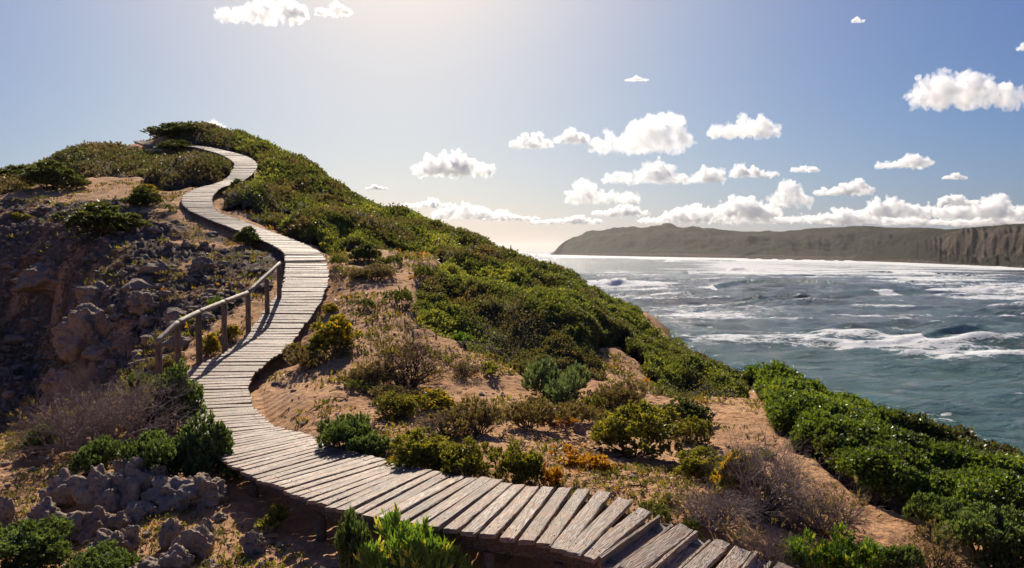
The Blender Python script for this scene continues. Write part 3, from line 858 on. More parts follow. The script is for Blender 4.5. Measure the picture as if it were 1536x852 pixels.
G_SUCC = [(.05, .065, .03), (.065, .10, .04), (.095, .145, .055), (.15, .20, .08)]
G_GREY = [(.06, .08, .05), (.10, .14, .085), (.16, .21, .13)]
G_YEL = [(.07, .065, .02), (.12, .12, .025), (.19, .185, .035), (.30, .27, .05)]
G_BRN = [(.09, .065, .045), (.13, .095, .06), (.15, .12, .06), (.21, .15, .08)]
G_BRT = [(.05, .10, .02), (.09, .17, .025), (.16, .25, .04)]
G_DRK = [(.05, .05, .028), (.06, .075, .03), (.085, .105, .035), (.13, .145, .05)]
G_ORG = [(.20, .09, .015), (.34, .16, .02), (.42, .24, .03)]
PROTO = {}
def make_proto(kind):
    if kind in PROTO: return PROTO[kind]
    K = {
     'green': lambda: [foliage('foliage', 1, G_SUCC, 1300, 14, .042, .009, 34, up=.5, knob=1), twigs('stems', 2, (.10, .07, .05), 10, 2)],
     'green_tall': lambda: [foliage('foliage', 3, G_SUCC, 1500, 14, .042, .009, 40, up=.5, knob=1), twigs('stems', 4, (.12, .08, .06), 12, 2, thick=.014)],
     'grey': lambda: [foliage('foliage', 5, G_GREY, 650, 16, .075, .008, 10, up=.9, flat=.95), twigs('stems', 6, (.10, .08, .06), 12, 2)],
     'yellow': lambda: [foliage('foliage', 7, G_YEL, 1100, 14, .045, .010, 30, up=.5, knob=1.15), twigs('stems', 8, (.12, .08, .05), 12, 3)],
     'flower': lambda: [foliage('foliage', 9, G_YEL, 800, 15, .05, .011, 26, up=.55, knob=1.1, flower=(.62, .40, .02), fl_frac=.35), twigs('stems', 10, (.14, .10, .07), 14, 3)],
     'brown': lambda: [foliage('foliage', 11, G_BRN, 420, 18, .07, .008, 9, up=.8, flat=.85), twigs('stems', 12, (.14, .10, .075), 22, 3)],
     'bright': lambda: [foliage('foliage', 13, G_BRT, 620, 15, .07, .009, 26, up=.7, knob=1.15, flower=(.42, .40, .07), fl_frac=.2), twigs('stems', 14, (.10, .10, .05), 10, 2)],
     'dark': lambda: [foliage('foliage', 15, G_DRK, 1000, 15, .045, .012, 30, up=.4, knob=1.15), twigs('stems', 16, (.08, .06, .045), 12, 2)],
     'twig': lambda: [twigs('branches', 17, (.38, .30, .255), 30, 5, fork=3, thick=.016)],
     'twig_dark': lambda: [twigs('branches', 18, (.10, .075, .06), 40, 5, fork=3, thick=.010), foliage('foliage', 19, G_BRN, 160, 10, .05, .006, 8, up=.5)],
     'twig_mauve': lambda: [twigs('branches', 20, (.31, .225, .195), 38, 5, fork=3, thick=.012, spread=.65), foliage('foliage', 24, G_BRN, 90, 10, .05, .006, 8, up=.5)],
     'tuft': lambda: [foliage('foliage', 25, G_YEL, 90, 14, .17, .03, 5, up=.6, flat=.8)],
     'tuft_green': lambda: [foliage('foliage', 26, G_BRT, 90, 14, .17, .028, 5, up=.8, flat=.8)],
     'tuft_orange': lambda: [foliage('foliage', 27, G_ORG, 90, 14, .15, .03, 6, up=.4, flat=.5)],
     'low': lambda: [foliage('foliage', 28, G_DRK[1:] + [(.14, .15, .03)], 220, 16, .09, .018, 8, up=.5, flat=.5)],
    }[kind]()
    allv = []
    for o in K:
        n = len(o.data.vertices); a = np.empty(n * 3, np.float32); o.data.vertices.foreach_get('co', a); allv.append(a.reshape(-1, 3))
    V_ = allv[0]
    ext = max(np.percentile(V_[:, 0], 98) - np.percentile(V_[:, 0], 2), np.percentile(V_[:, 1], 98) - np.percentile(V_[:, 1], 2)); hz = np.percentile(V_[:, 2], 98.5)
    PROTO[kind] = [K, False, float(ext), float(hz)]
    return PROTO[kind]
NAMES = {'green': ('succulent_bush', 'shrub'), 'green_tall': ('succulent_bush', 'shrub'), 'grey': ('silvery_bush', 'shrub'), 'yellow': ('round_bush', 'shrub'),
         'flower': ('flowering_bush', 'flowering shrub'), 'brown': ('heath_bush', 'heath bush'), 'bright': ('spiky_bush', 'shrub'), 'dark': ('dark_bush', 'shrub'), 'twig': ('bare_bush', 'dry bush'),
         'twig_dark': ('dry_bush', 'dry bush'), 'twig_mauve': ('dry_bush', 'dry bush'), 'tuft': ('low_plant', 'plant'), 'tuft_green': ('low_plant', 'plant'),
         'tuft_orange': ('orange_plant', 'plant'), 'low': ('low_shrub', 'low shrub')}
def plant(kind, px, py, wpx, hpx, label, depth=1.0, rot=None, group=None, loc=None):
    pr = make_proto(kind)
    p = hit(px, py) if loc is None else np.array(loc, float)
    D = p[1]
    W = wpx * D / F; H = hpx * D / F
    nm, cat = NAMES[kind]
    root = tag(empty(nm, p), label, cat, group)
    root.rotation_euler = (0, 0, rot if rot is not None else random.uniform(0, 6.28))
    root.scale = (W / pr[2], W / pr[2] * depth, H / pr[3])
    for o in pr[0]:
        if not pr[1]:
            o.parent = root
        else:
            c = o.copy(); c.parent = root; COL.objects.link(c)
    pr[1] = True
    return root

BUSHES = [
 # left foreground
 ('twig', 165, 672, 230, 105, 'large bare mauve-brown bush in the left foreground beside the handrail', .7),
 ('twig_mauve', 95, 668, 130, 62, 'tangle of dry twigs at the far left edge of the ledge above the gully', .7),
 ('twig_dark', 215, 650, 120, 70, 'dark dry bush between the bare mauve bush and the first handrail post', .7),
 ('green_tall', 306, 720, 78, 88, 'tall bright green finger-leaved bush against the left side of the boardwalk curve', .9),
 ('green_tall', 262, 640, 74, 82, 'green finger-leaved bush hiding the foot of the first handrail post', .9),
 ('green', 228, 722, 130, 70, 'dark green spreading bush under the bare mauve bush, above the pitted rocks', .6),
 ('green', 148, 712, 85, 48, 'small green bush left of the spreading bush and above the tall rock', .7),
 ('green', 62, 682, 55, 42, 'small green bush at the left edge of the bare mauve bush', .7),
 ('green', 210, 590, 42, 28, 'little green bush just left of the first handrail post', .8),
 ('green', 40, 852, 150, 66, 'bright green low bush filling the bottom left corner', .7),
 ('green', 150, 872, 120, 50, 'green bush cut by the bottom edge, right of the corner bush', .7),
 ('tuft', 408, 796, 58, 34, 'small yellow-green plant alone on the sand below the boardwalk bend', 1),
 ('tuft_green', 350, 722, 46, 28, 'small yellow-flowered plant at the foot of the boardwalk by the tall green bush', 1),
 ('green', 528, 890, 115, 118, 'leafy green bush in the shadow under the near boardwalk edge', .4),
 ('bright', 622, 915, 165, 132, 'loose light green bush with yellow tips at the bottom edge under the boardwalk', .35),
 ('tuft_green', 745, 828, 60, 26, 'low green plant on shaded sand just under the near boardwalk planks', 1),
 # right of the deck, near
 ('green', 522, 682, 108, 56, 'bright green bush touching the inner side of the boardwalk bend', .7),
 ('green', 560, 690, 62, 36, 'smaller green bush tucked against the right of the bright green bend bush', .7),
 ('yellow', 640, 706, 110, 56, 'yellow-green bush right of the green bend bush, along the boardwalk', .7),
 ('yellow', 700, 718, 95, 52, 'yellow-green bush in the middle of the row along the boardwalk', .7),
 ('yellow', 776, 728, 84, 58, 'rounded olive bush ending the row along the boardwalk', .8),
 ('tuft_orange', 822, 726, 34, 30, 'orange plant leaning on the rounded olive bush by the boardwalk', 1),
 ('tuft_orange', 576, 694, 30, 12, 'tiny orange plant on the boardwalk edge between green and yellow bushes', 1),
 ('flower', 500, 528, 82, 52, 'yellow-flowered round bush right of the boardwalk below the handrail', .8),
 ('flower', 440, 540, 30, 22, 'small yellow plant at the boardwalk edge left of the yellow-flowered bush', 1),
 ('brown', 462, 548, 90, 32, 'greyish brown low heath in front of the yellow-flowered bush', .6),
 ('twig_dark', 612, 578, 125, 76, 'dark dry bush standing on the open sand in the middle', .7),
 ('brown', 555, 580, 80, 34, 'brown heath bush just left of the dark dry bush', .7),
 ('brown', 590, 600, 90, 24, 'flat brown heath in front of the dark dry bush', .7),
 ('low', 540, 586, 75, 16, 'flat yellow-green mat on sand left of the dark dry bush', .8),
 ('grey', 832, 604, 136, 58, 'silvery green bush at the foot of the big green mound', .7),
 ('yellow', 590, 625, 80, 34, 'olive bush in the heath belt above the green bend bush', .7),
 ('flower', 652, 618, 80, 30, 'yellow-topped bush in the heath belt right of the olive bush', .7),
 ('twig', 668, 650, 110, 36, 'low tangle of dead dark branches in the heath belt', .6),
 ('brown', 720, 650, 100, 48, 'dark brown heath bush left of the dead branches', .7),
 ('brown', 790, 642, 100, 46, 'brown heath bush below the silvery bush', .7),
 ('tuft_orange', 832, 640, 70, 22, 'orange plant patch right of the brown heath below the silvery bush', .8),
 ('brown', 860, 634, 60, 34, 'russet heath bush left of the big round bush', .8),
 ('yellow', 950, 682, 134, 72, 'big round yellow-green bush on the sand right of centre', .8),
 ('yellow', 1036, 664, 62, 36, 'small round bush touching the right of the big round bush', .8),
 ('brown', 930, 615, 88, 40, 'brownish rounded bush above the big round bush', .8),
 ('yellow', 890, 622, 42, 26, 'small olive bush left of the brownish rounded bush', .8),
 ('dark', 1030, 634, 82, 34, 'dark low bush at the head of the open sand patch', .8),
 ('tuft_orange', 870, 700, 90, 28, 'orange and yellow plant patch on sand left of the big round bush', .7),
 ('tuft_orange', 905, 704, 34, 14, 'small orange cushion plant in front of the big round bush', 1),
 ('yellow', 1062, 722, 90, 44, 'olive bush behind the grey dead branches by the sand patch', .8),
 ('twig', 1140, 765, 190, 110, 'large grey bare bush at lower right beyond the broken planks', .8),
 ('flower', 1112, 748, 80, 66, 'thin yellow-green bush growing through the large grey bare bush', .8),
 ('twig', 1065, 790, 130, 60, 'pale dead branches beside the broken boardwalk end', .8),
 ('twig_mauve', 1235, 800, 160, 70, 'mauve-brown twiggy bush between the grey bare bush and the thicket', .7),
 ('twig_mauve', 1130, 862, 150, 70, 'dry twiggy bush at the bottom edge beside the boardwalk end', .7),
 ('bright', 1195, 868, 70, 62, 'bright green bush at the bottom edge right of the boardwalk end', .8),
 ('bright', 1272, 872, 110, 66, 'vivid green bush at the bottom edge left of the thicket', .8),
 ('green', 1395, 800, 66, 56, 'rounded green bush in front of the glossy thicket', .9),
 ('green', 1480, 846, 150, 84, 'large green bush in the bottom right corner', .8),
 ('green', 1340, 872, 70, 50, 'green bush at the bottom edge left of the corner bush', .8),
 ('twig_dark', 1400, 862, 130, 66, 'brown dry bush under the large corner bush', .8),
 ('tuft', 1150, 686, 46, 12, 'small yellow mat at the top of the grey bare bush', .8),
 ('low', 985, 775, 60, 20, 'low green plant behind the broken planks', .8),
 ('tuft', 1000, 755, 26, 14, 'tiny yellow plant on sand above the broken planks', 1),
 ('low', 1040, 800, 80, 20, 'green mat along the edge of the broken boardwalk end', .6),
 # middle distance
 ('dark', 548, 392, 46, 24, 'dark round bush on the sand where the hillside scrub starts', .9),
 ('low', 585, 400, 60, 16, 'olive mat right of the dark round bush', .8),
 ('low', 508, 398, 42, 14, 'olive mat beside the boardwalk left of the dark round bush', .8),
 ('brown', 562, 420, 80, 22, 'brown flat heath on the sand below the dark round bush', .8),
 ('low', 545, 462, 46, 14, 'bright green mat alone on the sand right of the boardwalk', .8),
 ('low', 600, 455, 62, 22, 'green mat on the sand left of the big green mound', .8),
 ('low', 640, 418, 60, 20, 'green mat at the upper edge of the sand', .8),
 ('flower', 495, 470, 26, 14, 'small yellow plant at the right boardwalk edge above the yellow-flowered bush', 1),
 ('tuft_green', 690, 515, 46, 16, 'low green plant at the foot of the big green mound', .8),
 ('tuft', 735, 565, 50, 20, 'yellow-green plant left of the silvery bush', .8),
 ('twig_dark', 700, 565, 60, 24, 'small dry bush on sand left of the silvery bush', .8),
 ('low', 806, 552, 50, 18, 'green plant above the silvery bush at the mound foot', .8),
 # hill
 ('dark', 156, 352, 124, 44, 'wide dark green bush on the bare left slope', .8),
 ('dark', 216, 310, 56, 26, 'dark bush left of the boardwalk high bend', .8),
 ('flower', 218, 292, 34, 14, 'yellow-topped bush just above the dark bush by the high bend', .8),
 ('low', 252, 316, 28, 10, 'small yellow-green bush touching the left of the high bend', .8),
 ('dark', 78, 284, 92, 40, 'big dark bush on the left shoulder against the sky', .8),
 ('dark', 25, 276, 70, 26, 'dark bush at the far left skyline', .8),
 ('dark', 372, 368, 42, 26, 'round dark bush against the left side of the boardwalk below the high bend', .9),
 ('brown', 470, 364, 100, 36, 'brown bushy mass right of the boardwalk in the middle distance', .8),
 ('dark', 525, 362, 80, 30, 'dark bush right of the brown bushy mass', .8),
 ('flower', 540, 340, 38, 18, 'bright yellow-leaved bush on the shaded slope', .8),
 ('dark', 400, 308, 60, 32, 'dark bush inside the upper bend of the boardwalk', .8),
 ('dark', 358, 300, 44, 28, 'small dark bush inside the upper bend beside the planks', .8),
 ('dark', 256, 207, 70, 20, 'dark bush on the crest at the end of the boardwalk', .8),
 ('dark', 266, 227, 64, 15, 'low dark bush in front of the boardwalk where it dips behind the crest', .8),
 ('dark', 285, 205, 60, 18, 'dark bush on the summit under the small cloud', .8),
 ('twig_dark', 318, 198, 24, 12, 'little bare bush on the summit skyline', .8),
 ('twig_dark', 345, 203, 12, 9, 'tiny bare bush right of the summit', .8),
 ('dark', 118, 240, 60, 16, 'low dark bush on the left skyline', .8),
 ('tuft', 30, 330, 30, 10, 'tiny yellow plant on the left slope below the skyline bush', .8),
 ('tuft_green', 328, 470, 26, 24, 'green plant behind the middle handrail posts', .8),
 ('flower', 316, 534, 34, 32, 'yellow-green plant between the third and fourth handrail posts', .8),
 ('brown', 250, 560, 60, 26, 'brown dry plant under the handrail near the first post', .8),
 ('flower', 346, 505, 30, 16, 'low yellow-green plant between the fourth and fifth handrail posts', .8),
 ('twig', 190, 535, 40, 34, 'small pale bare bush on the shaded slope left of the handrail', .8),
 ('twig', 128, 600, 60, 56, 'pale bare bush rising in front of the dark gully', .8),
]
for bsh in BUSHES:
    kind, px, py, w, h, lab, dep = bsh
    plant(kind, px, py, w, h, lab, dep)

# ------------------------------------------------------------------ rocks
import bmesh
def ico(sub):
    bm = bmesh.new(); bmesh.ops.create_icosphere(bm, subdivisions=sub, radius=1)
    v = np.array([x.co[:] for x in bm.verts]); f = np.array([[x.index for x in q.verts] for q in bm.faces]); bm.free()
    return v, f
IV, IF = ico(5); IV6, IF6 = ico(6)
def rock(px, py, w, h, label, seed, depth=.8, group='pitted limestone rocks on the sand below the boardwalk', pits=1.0):
    p = hit(px, py); D = p[1]; W, H = w * D / F, h * D / F
    v = IV.copy(); o = seed * 7.7
    n = fbm(v[:, 0] * 1.1 + o, v[:, 1] * 1.1, v[:, 2] * 1.1, o=3) * .5 + fbm(v[:, 0] * 2.4 + o, v[:, 1] * 2.4, v[:, 2] * 2.4, o=4, bil=True) * .11 * pits
    v = v * (1 + n)[:, None]
    v = v * np.array([W / 2, W / 2 * depth, H * .78]) * .93
    v[:, 2] += H * .22
    ob = mesh_np('rock', v, None, IF, [M_SLOPE if seed > 25 else M_ROCK], smooth=True)
    ob.location = p
    return tag(ob, label, 'rock', group)
ROCKS = [
 (150,765,62,62,'tall brown limestone rock with a small hole, highest of the foreground rocks'),
 (100,756,72,48,'broad brown rock left of the tall holed rock'),
 (195,752,70,58,'dark knobbly rock between the tall holed rock and the dead branches'),
 (200,730,50,44,'pale rounded rock under the dark green spreading bush'),
 (235,738,46,42,'knobbly grey rock just right of the pale rounded rock'),
 (270,752,100,38,'long low grey rock slab in the shade of the tall green bush'),
 (312,752,60,40,'knobby rock at the right end of the low slab'),
 (140,800,52,40,'smooth brown rock on sand in front of the tall holed rock'),
 (62,790,56,36,'dark brown rock above the bottom left bush'),
 (100,812,70,40,'lumpy rock right of the dark brown rock, touching the corner bush'),
 (178,792,40,26,'low rock in the middle of the rock group'),
 (165,838,62,48,'double knobbed rock on sand right of the corner bush'),
 (196,822,34,30,'small rock leaning on the double knobbed rock'),
 (258,815,34,34,'single pointed rock standing alone on the sand'),
 (290,832,54,42,'brown rock with raised right end, right of the pointed rock'),
 (310,815,26,40,'narrow upright rock attached behind the brown raised rock'),
 (382,828,38,32,'lone rounded rock nearest the boardwalk shadow'),
 (5,790,36,48,'brown rock cut by the left edge of the photo'),
 (262,850,46,28,'dark flat rock at the bottom edge left of centre'),
 (210,775,56,22,'flat rock between the dark knobbly rock and the pointed rock'),
 (330,780,24,10,'small flat stone on the sand below the slab'),
 (225,862,60,24,'low dark rock cut by the bottom edge'),
 (868,650,18,16,'small grey stone beside the orange patch below the silvery bush'),
 (1036,690,26,14,'small rock on the sand below the small round bush'),
 (855,810,24,12,'small stone under the boardwalk edge'),
 (130,520,90,60,'big bulging shaded rock on the slope left of the handrail'),
 (150,450,60,26,'grey rock ledge on the shaded slope above the bulging rock'),
 (75,430,90,30,'brown overhanging rock lip above the dark hollow'),
 (215,460,50,22,'grey rock on the shaded slope left of the upper handrail'),
 (300,405,40,18,'grey rock on the slope below the boardwalk bend'),
 (90,590,60,36,'dark rock at the bottom of the gully'),
]
for k, (px, py, w, h, lab) in enumerate(ROCKS):
    rock(px, py, w, h, lab, k + 1, group='rocks of the shaded slope' if k >= 25 else 'pitted limestone rocks on the sand below the boardwalk')

# loose sticks and pebbles nobody could count
def litter():
    rg = np.random.default_rng(5)
    def spots(n, d0, d1, a0, a1, fn):
        D = np.exp(rg.uniform(math.log(d0), math.log(d1), n)); x = rg.uniform(a0, a1, n) * D
        k = fn(x, D); x, D = x[k], D[k]
        qx, qy = proj(x, D, ground_z(x, D))
        k = (deck_dist(x, D)[0] > .85) & ~(inside([(1065,580),(1150,590),(1290,745),(1180,700),(1070,660)], qx, qy) & (rg.random(len(x)) < .8))
        return x[k], D[k]
    x, D = spots(9000, 4.5, 26, -.75, .5, lambda x, y: fbm(x * .6, y * .6, o=2) + rg.uniform(-.5, .7, len(x)) > .25)
    n = len(x); an = rg.uniform(0, 6.28, n); L = rg.uniform(.04, .22, n) * (1 + .4 * (D > 12)); th = rg.uniform(.002, .006, n) * (1 + D / 14)
    vs, tint = [], []
    prev = np.stack([x, D, ground_z(x, D) + th * .8], 1)
    col = np.array([[.16, .11, .075]]) * rg.uniform(.3, 1.6, n)[:, None]
    for s_ in range(3):
        an = an + rg.normal(size=n) * .5
        e = prev + np.stack([np.cos(an), np.sin(an), 0 * an], 1) * (L / 3)[:, None]
        e[:, 2] = ground_z(e[:, 0], e[:, 1]) + th * rg.uniform(.5, 4, n)
        sd = np.stack([-np.sin(an), np.cos(an), 0 * an], 1); ud = np.array([[0, 0, 1.]])
        ring = []
        for pp in (prev, e):
            for k in range(3):
                ring.append(pp + (sd * math.cos(k * 2.094) + ud * math.sin(k * 2.094)) * th[:, None])
        vs.append(np.stack(ring, 1)); tint.append(np.repeat(col[:, None], 6, 1)); prev = e
    v = np.concatenate(vs).reshape(-1, 3)
    m = np.arange(len(v) // 6)[:, None, None] * 6
    q = (m + np.array([[0, 1, 4, 3], [1, 2, 5, 4], [2, 0, 3, 5]])[None]).reshape(-1, 4)
    o = mesh_np('fallen_twigs', v, q, None, [M_TWIG], attrs={'tint': np.concatenate(tint).reshape(-1, 3)})
    tag(o, 'scattered dead sticks and twigs littering the orange sand', 'twigs', kind='stuff')
    bv, bf = ico(1)
    x1, D1 = spots(1900, 5, 11, -.85, -.15, lambda x, y: x < 99); x2, D2 = spots(1500, 6, 26, -.7, .42, lambda x, y: x < 99)
    x, D = np.append(x1, x2), np.append(D1, D2); n = len(x)
    r = rg.uniform(.006, .022, n) * (1 + D / 18) * np.where(rg.random(n) < .06, 2.2, 1)
    v = bv[None] * (1 + rg.normal(size=(n, len(bv), 1)) * .16) * (np.stack([r, r * rg.uniform(.6, 1, n), r * .6], 1))[:, None] + np.stack([x, D, ground_z(x, D) + r * .2], 1)[:, None]
    o = mesh_np('pebbles', v.reshape(-1, 3), None, (bf[None] + np.arange(n)[:, None, None] * len(bv)).reshape(-1, 3), [M_ROCK], smooth=False)
    tag(o, 'small stones and crumbs of rock strewn over the sand', 'pebbles', kind='stuff')
    bv2, bf2 = ico(2); n = 750
    qx = rg.uniform(0, 420, n * 3); qy = rg.uniform(300, 600, n * 3); k = inside([(0,300),(200,310),(300,345),(425,385),(420,425),(300,500),(240,560),(60,600),(0,600)], qx, qy)
    qx, qy = qx[k][:n], qy[k][:n]; hp = []
    rr_ = np.array([ray(a, c) for a, c in zip(qx, qy)]); rr_ /= rr_[:, 1:2]
    Ds = np.exp(np.linspace(math.log(14), math.log(45), 260)); zz = ground_z(Ds[:, None] * rr_[None, :, 0], np.repeat(Ds[:, None], len(qx), 1))
    hitk = (Ds[:, None] * rr_[None, :, 2] <= zz); ok = hitk.any(0); kk = hitk.argmax(0)
    D = Ds[kk][ok]; x = (D * rr_[ok, 0]); ok2 = deck_dist(x, D)[0] > 1.0; x, D = x[ok2], D[ok2]; n = len(x)
    r = np.exp(rg.normal(math.log(.085), .5, n)).clip(.03, .38)
    vv = bv2[None] + np.zeros((n, 1, 1)); off = rg.uniform(0, 90, (n, 1))
    nz = fbm(vv[..., 0] * 1.3 + off, vv[..., 1] * 1.3, vv[..., 2] * 1.3 + off, o=3)
    vv = vv * (1 + .5 * nz)[..., None] * np.stack([r * rg.uniform(.8, 1.5, n), r * rg.uniform(.7, 1.2, n), r * rg.uniform(.45, .8, n)], 1)[:, None] + np.stack([x, D, ground_z(x, D) + r * .1], 1)[:, None]
    o = mesh_np('rubble', vv.reshape(-1, 3), None, (bf2[None] + np.arange(n)[:, None, None] * len(bv2)).reshape(-1, 3), [M_SLOPE], smooth=False)
    tag(o, 'loose grey rubble strewn over the shaded rocky slope left of the boardwalk', 'rubble', kind='stuff')
    # tiny ground plants
    x, D = spots(15000, 5.5, 45, -.75, .45, lambda x, y: fbm(x * .45 + 7, y * .45, o=3) + rg.uniform(-.25, .35, len(x)) > .12)
    base = np.stack([x, D, ground_z(x, D)], 1); N = len(base)
    base = np.array(base); bl = 12
    P = np.repeat(base, bl, axis=0); n = len(P)
    sc = np.repeat(rg.uniform(.03, .085, N) * np.clip(base[:, 1] / 12, .7, 2.2), bl)
    P = P + rg.normal(size=(n, 3)) * np.stack([sc, sc, sc * .1], 1)
    d = rg.normal(size=(n, 3)); d[:, 2] = np.abs(d[:, 2]) + .5; d /= np.linalg.norm(d, axis=1)[:, None]
    w = np.cross(d, rg.normal(size=(n, 3))); w /= np.linalg.norm(w, axis=1)[:, None]
    L = (sc * rg.uniform(.7, 1.5, n))[:, None]
    v = np.stack([P, P + d * L * .5 + w * L * .18, P + d * L, P + d * L * .5 - w * L * .18], 1).reshape(-1, 3)
    pal = np.array([(.09, .075, .03), (.12, .12, .025), (.20, .17, .03), (.07, .09, .02), (.30, .15, .025), (.12, .085, .05)])
    c = pal[np.repeat(rg.choice(len(pal), N, p=[.25, .22, .15, .18, .06, .14]), bl)] * rg.uniform(.7, 1.3, n)[:, None]
    o = mesh_np('sparse_groundcover', v, np.arange(n * 4).reshape(-1, 4), None, [M_LEAF], attrs={'tint': np.repeat(c, 4, axis=0)})
    tag(o, 'sparse tiny yellow and olive plants dotting the bare sand', 'ground cover', kind='stuff')
litter()

# ------------------------------------------------------------------ sea
def sea():
    nr, na = 1250, 760
    rr = np.exp(np.linspace(math.log(20), math.log(20000), nr)); aa = np.linspace(R(-55), R(55), na)
    # more angular detail where open water shows
    Rg, Ag = np.meshgrid(rr, aa, indexing='ij')
    x, y = Rg * np.sin(Ag), Rg * np.cos(Ag)
    px, py = proj(x, y, np.full_like(x, SEA))
    warpx = fbm(x * .004, y * .004, o=3) * 26
    h = np.zeros_like(x)
    rg = np.random.default_rng(11)
    fade = 1 - ss(1500, 5000, Rg)
    for wl, amp, n in ((75, .52, 3), (38, .55, 4), (17, .38, 5), (8, .2, 6)):
        for k in range(n):
            th = R(-90 + 8) + rg.normal() * (.22 if wl > 30 else .5)
            kx, ky = math.cos(th) * 2 * math.pi / wl, math.sin(th) * 2 * math.pi / wl
            ph = (x * kx + (y + warpx) * ky) * rg.uniform(.85, 1.2) + rg.uniform(0, 6.28)
            s_ = np.sin(ph); vis = ss(wl * .001, wl * .002, wl / np.maximum(Rg, 1) )
            h += amp / math.sqrt(n) * 1.5 * (1 - 2 * np.abs(s_ * .5 + .5 - .5) ** 1.0 * 0 + 0) * (np.exp(s_ - 1) * 2 - .9) * vis
    h *= fade * (.55 + .9 * ss(-.4, .6, fbm(x * .006, y * .012, o=2)))
    foam = np.full_like(x, .0)
    n_big = fbm(x * .008, y * .022, o=4); n_med = fbm(x * .03, y * .09, o=4)
    foam += .30 * n_big + .24 * n_med + .19
    foam += .30 * ss(.5, 1.6, h)
    # surf zones: (px, py, half width, half height, strength)
    for cx_, cy_, wx_, wy_, s_ in [(1360,402,260,12,.45),(1150,408,140,9,.34),(1000,386,200,5,.36),(1450,425,150,14,.32),(1450,525,140,22,.30),(1330,560,120,16,.14),(1060,476,110,9,.35),(1180,392,160,6,.6),
                                   (1500,388,160,7,.6),(1300,470,120,10,.2),(960,432,80,6,.3),(920,410,60,5,.28),(1200,505,60,8,.15),(1220,590,90,10,.16),(1400,625,60,10,.2),(1120,400,60,4,.4),(1520,440,80,10,.4),(1080,430,30,6,.35),(900,383,90,3,.35)]:
        foam += s_ * np.exp(-(((px - cx_) / wx_) ** 2 + ((py - cy_) / wy_) ** 2))
    for cx_, cy_, wx_, wy_, s_ in [(1200,440,130,15,.35),(1480,640,140,60,.12),(1200,540,110,14,.12),(980,405,60,10,.1)]:
        foam -= s_ * np.exp(-(((px - cx_) / wx_) ** 2 + ((py - cy_) / wy_) ** 2))
    lift = np.zeros_like(x)
    shore = np.interp(px, [815, 900, 1000, 1150, 1300, 1350, 1420, 1536, 1650], [381.8, 383.6, 385.5, 388, 391, 393.5, 396.5, 402, 405])
    foam += .55 * np.exp(-((py - shore - 1.5) / 1.8) ** 2) * ss(800, 840, px) * (y > 500)
    # breaking waves as ridges: list of (pixel polyline on the water, height, foam start..end fraction)
    def ridge(pl, H, wid, f0, f1, foamy=1.0, grow=1.0):
        nonlocal h, foam, lift
        P = np.array([ray(a, b) * (SEA / ray(a, b)[2]) for a, b in pl])[:, :2]
        n = 60; t = np.linspace(0, 1, n); seg = np.linspace(0, 1, len(P))
        C = np.stack([np.interp(t, seg, P[:, 0]), np.interp(t, seg, P[:, 1])], 1)
        C[:, 1] += np.sin(t * 9) * wid * .25
        near = (np.abs(x - C[:, 0].mean()) < np.ptp(C[:, 0]) * .5 + 60) & (np.abs(y - C[:, 1].mean()) < np.ptp(C[:, 1]) * .5 + 60)
        xs, ys = x[near], y[near]
        tt = np.interp(xs, C[:, 0], t, left=-1, right=2)
        yc = np.interp(xs, C[:, 0], C[:, 1])
        dy = ys - yc + fbm(xs * .1, ys * .02, o=2) * wid * .15
        env = ss(-.0, .18, tt) * ss(1.0, .85, tt) * (tt >= 0) * (tt <= 1)
        hh = np.where(dy > 0, np.exp(-(dy / (wid * 1.9)) ** 2), np.exp(-(dy / (wid * .55)) ** 2))
        nz = 1 + .22 * fbm(xs * .35, ys * .5, o=5, gain=.65)
        h[near] *= 1 - .8 * env * np.exp(-(dy / (wid * 4)) ** 2)
        h[near] += H * hh * env * nz * (np.interp(tt, [0, f1, min(f1 + .2, 1), 1.01], [.8, .8, grow, grow]) if f1 < 1 else 1)
        wf = ss(f0 - .05, f0 + .03, tt) * ss(f1 + .05, f1 - .03, tt)
        face = (dy < wid * .5) & (dy > -wid * 1.2)
        foam[near] += foamy * wf * env * np.where(face, 1, np.exp(-np.maximum(dy - wid * .5, 0) / wid)) * (dy > -wid * 1.6)
        foam[near] -= (1 - wf) * env * face * .5
        lift[near] = np.maximum(lift[near], (1 - wf) * env * ss(-wid * 1.2, -wid * .2, dy) * ss(wid * .8, 0, dy))
    ridge([(1235, 516), (1290, 518), (1340, 514), (1390, 505), (1430, 500), (1484, 488)], .8, 2.4, .0, .56, .42, 2.2)
    ridge([(1060, 436), (1080, 433), (1110, 424), (1200, 424), (1300, 430)], 2.6, 8, .0, .14, 1.0)
    ridge([(1090, 407), (1115, 405), (1140, 407)], 3.0, 9, .0, 1, 1.2)
    ridge([(1020, 411), (1045, 409), (1070, 412)], 2.6, 9, .2, .6, .8)
    ridge([(1250, 442), (1320, 440), (1400, 440)], 2.4, 8, .4, .6, .5)
    ridge([(1400, 430), (1480, 436), (1560, 446)], 2.5, 8, .0, .2, .7)
    ridge([(980, 392), (1060, 391), (1120, 393)], 3.0, 14, .1, .5, .7)
    ridge([(1300, 408), (1400, 411), (1500, 416)], 2.0, 9, .2, .5, .7)
    deep = ss(420, 130, 130 + (py - 376)) * 0 + (1 - ss(60, 170, py - 376)) 
    deep = np.clip(deep + .35 * n_big - .3 * ss(1200, 800, px) * 0, 0, 1)
    foam = np.minimum(foam, .74) - .13 * ss(45, 10, py - 376) * (py - shore > 4)
    v = np.stack([x, y, SEA + h], -1).reshape(-1, 3)
    # the sheet behind and around the viewer
    o = mesh_np('sea', v, grid_quads(nr, na), None, [M_SEA], smooth=True, attrs={'foam': foam.ravel(), 'deep': deep.ravel(), 'lift': lift.ravel()})
    tag(o, kind='structure')
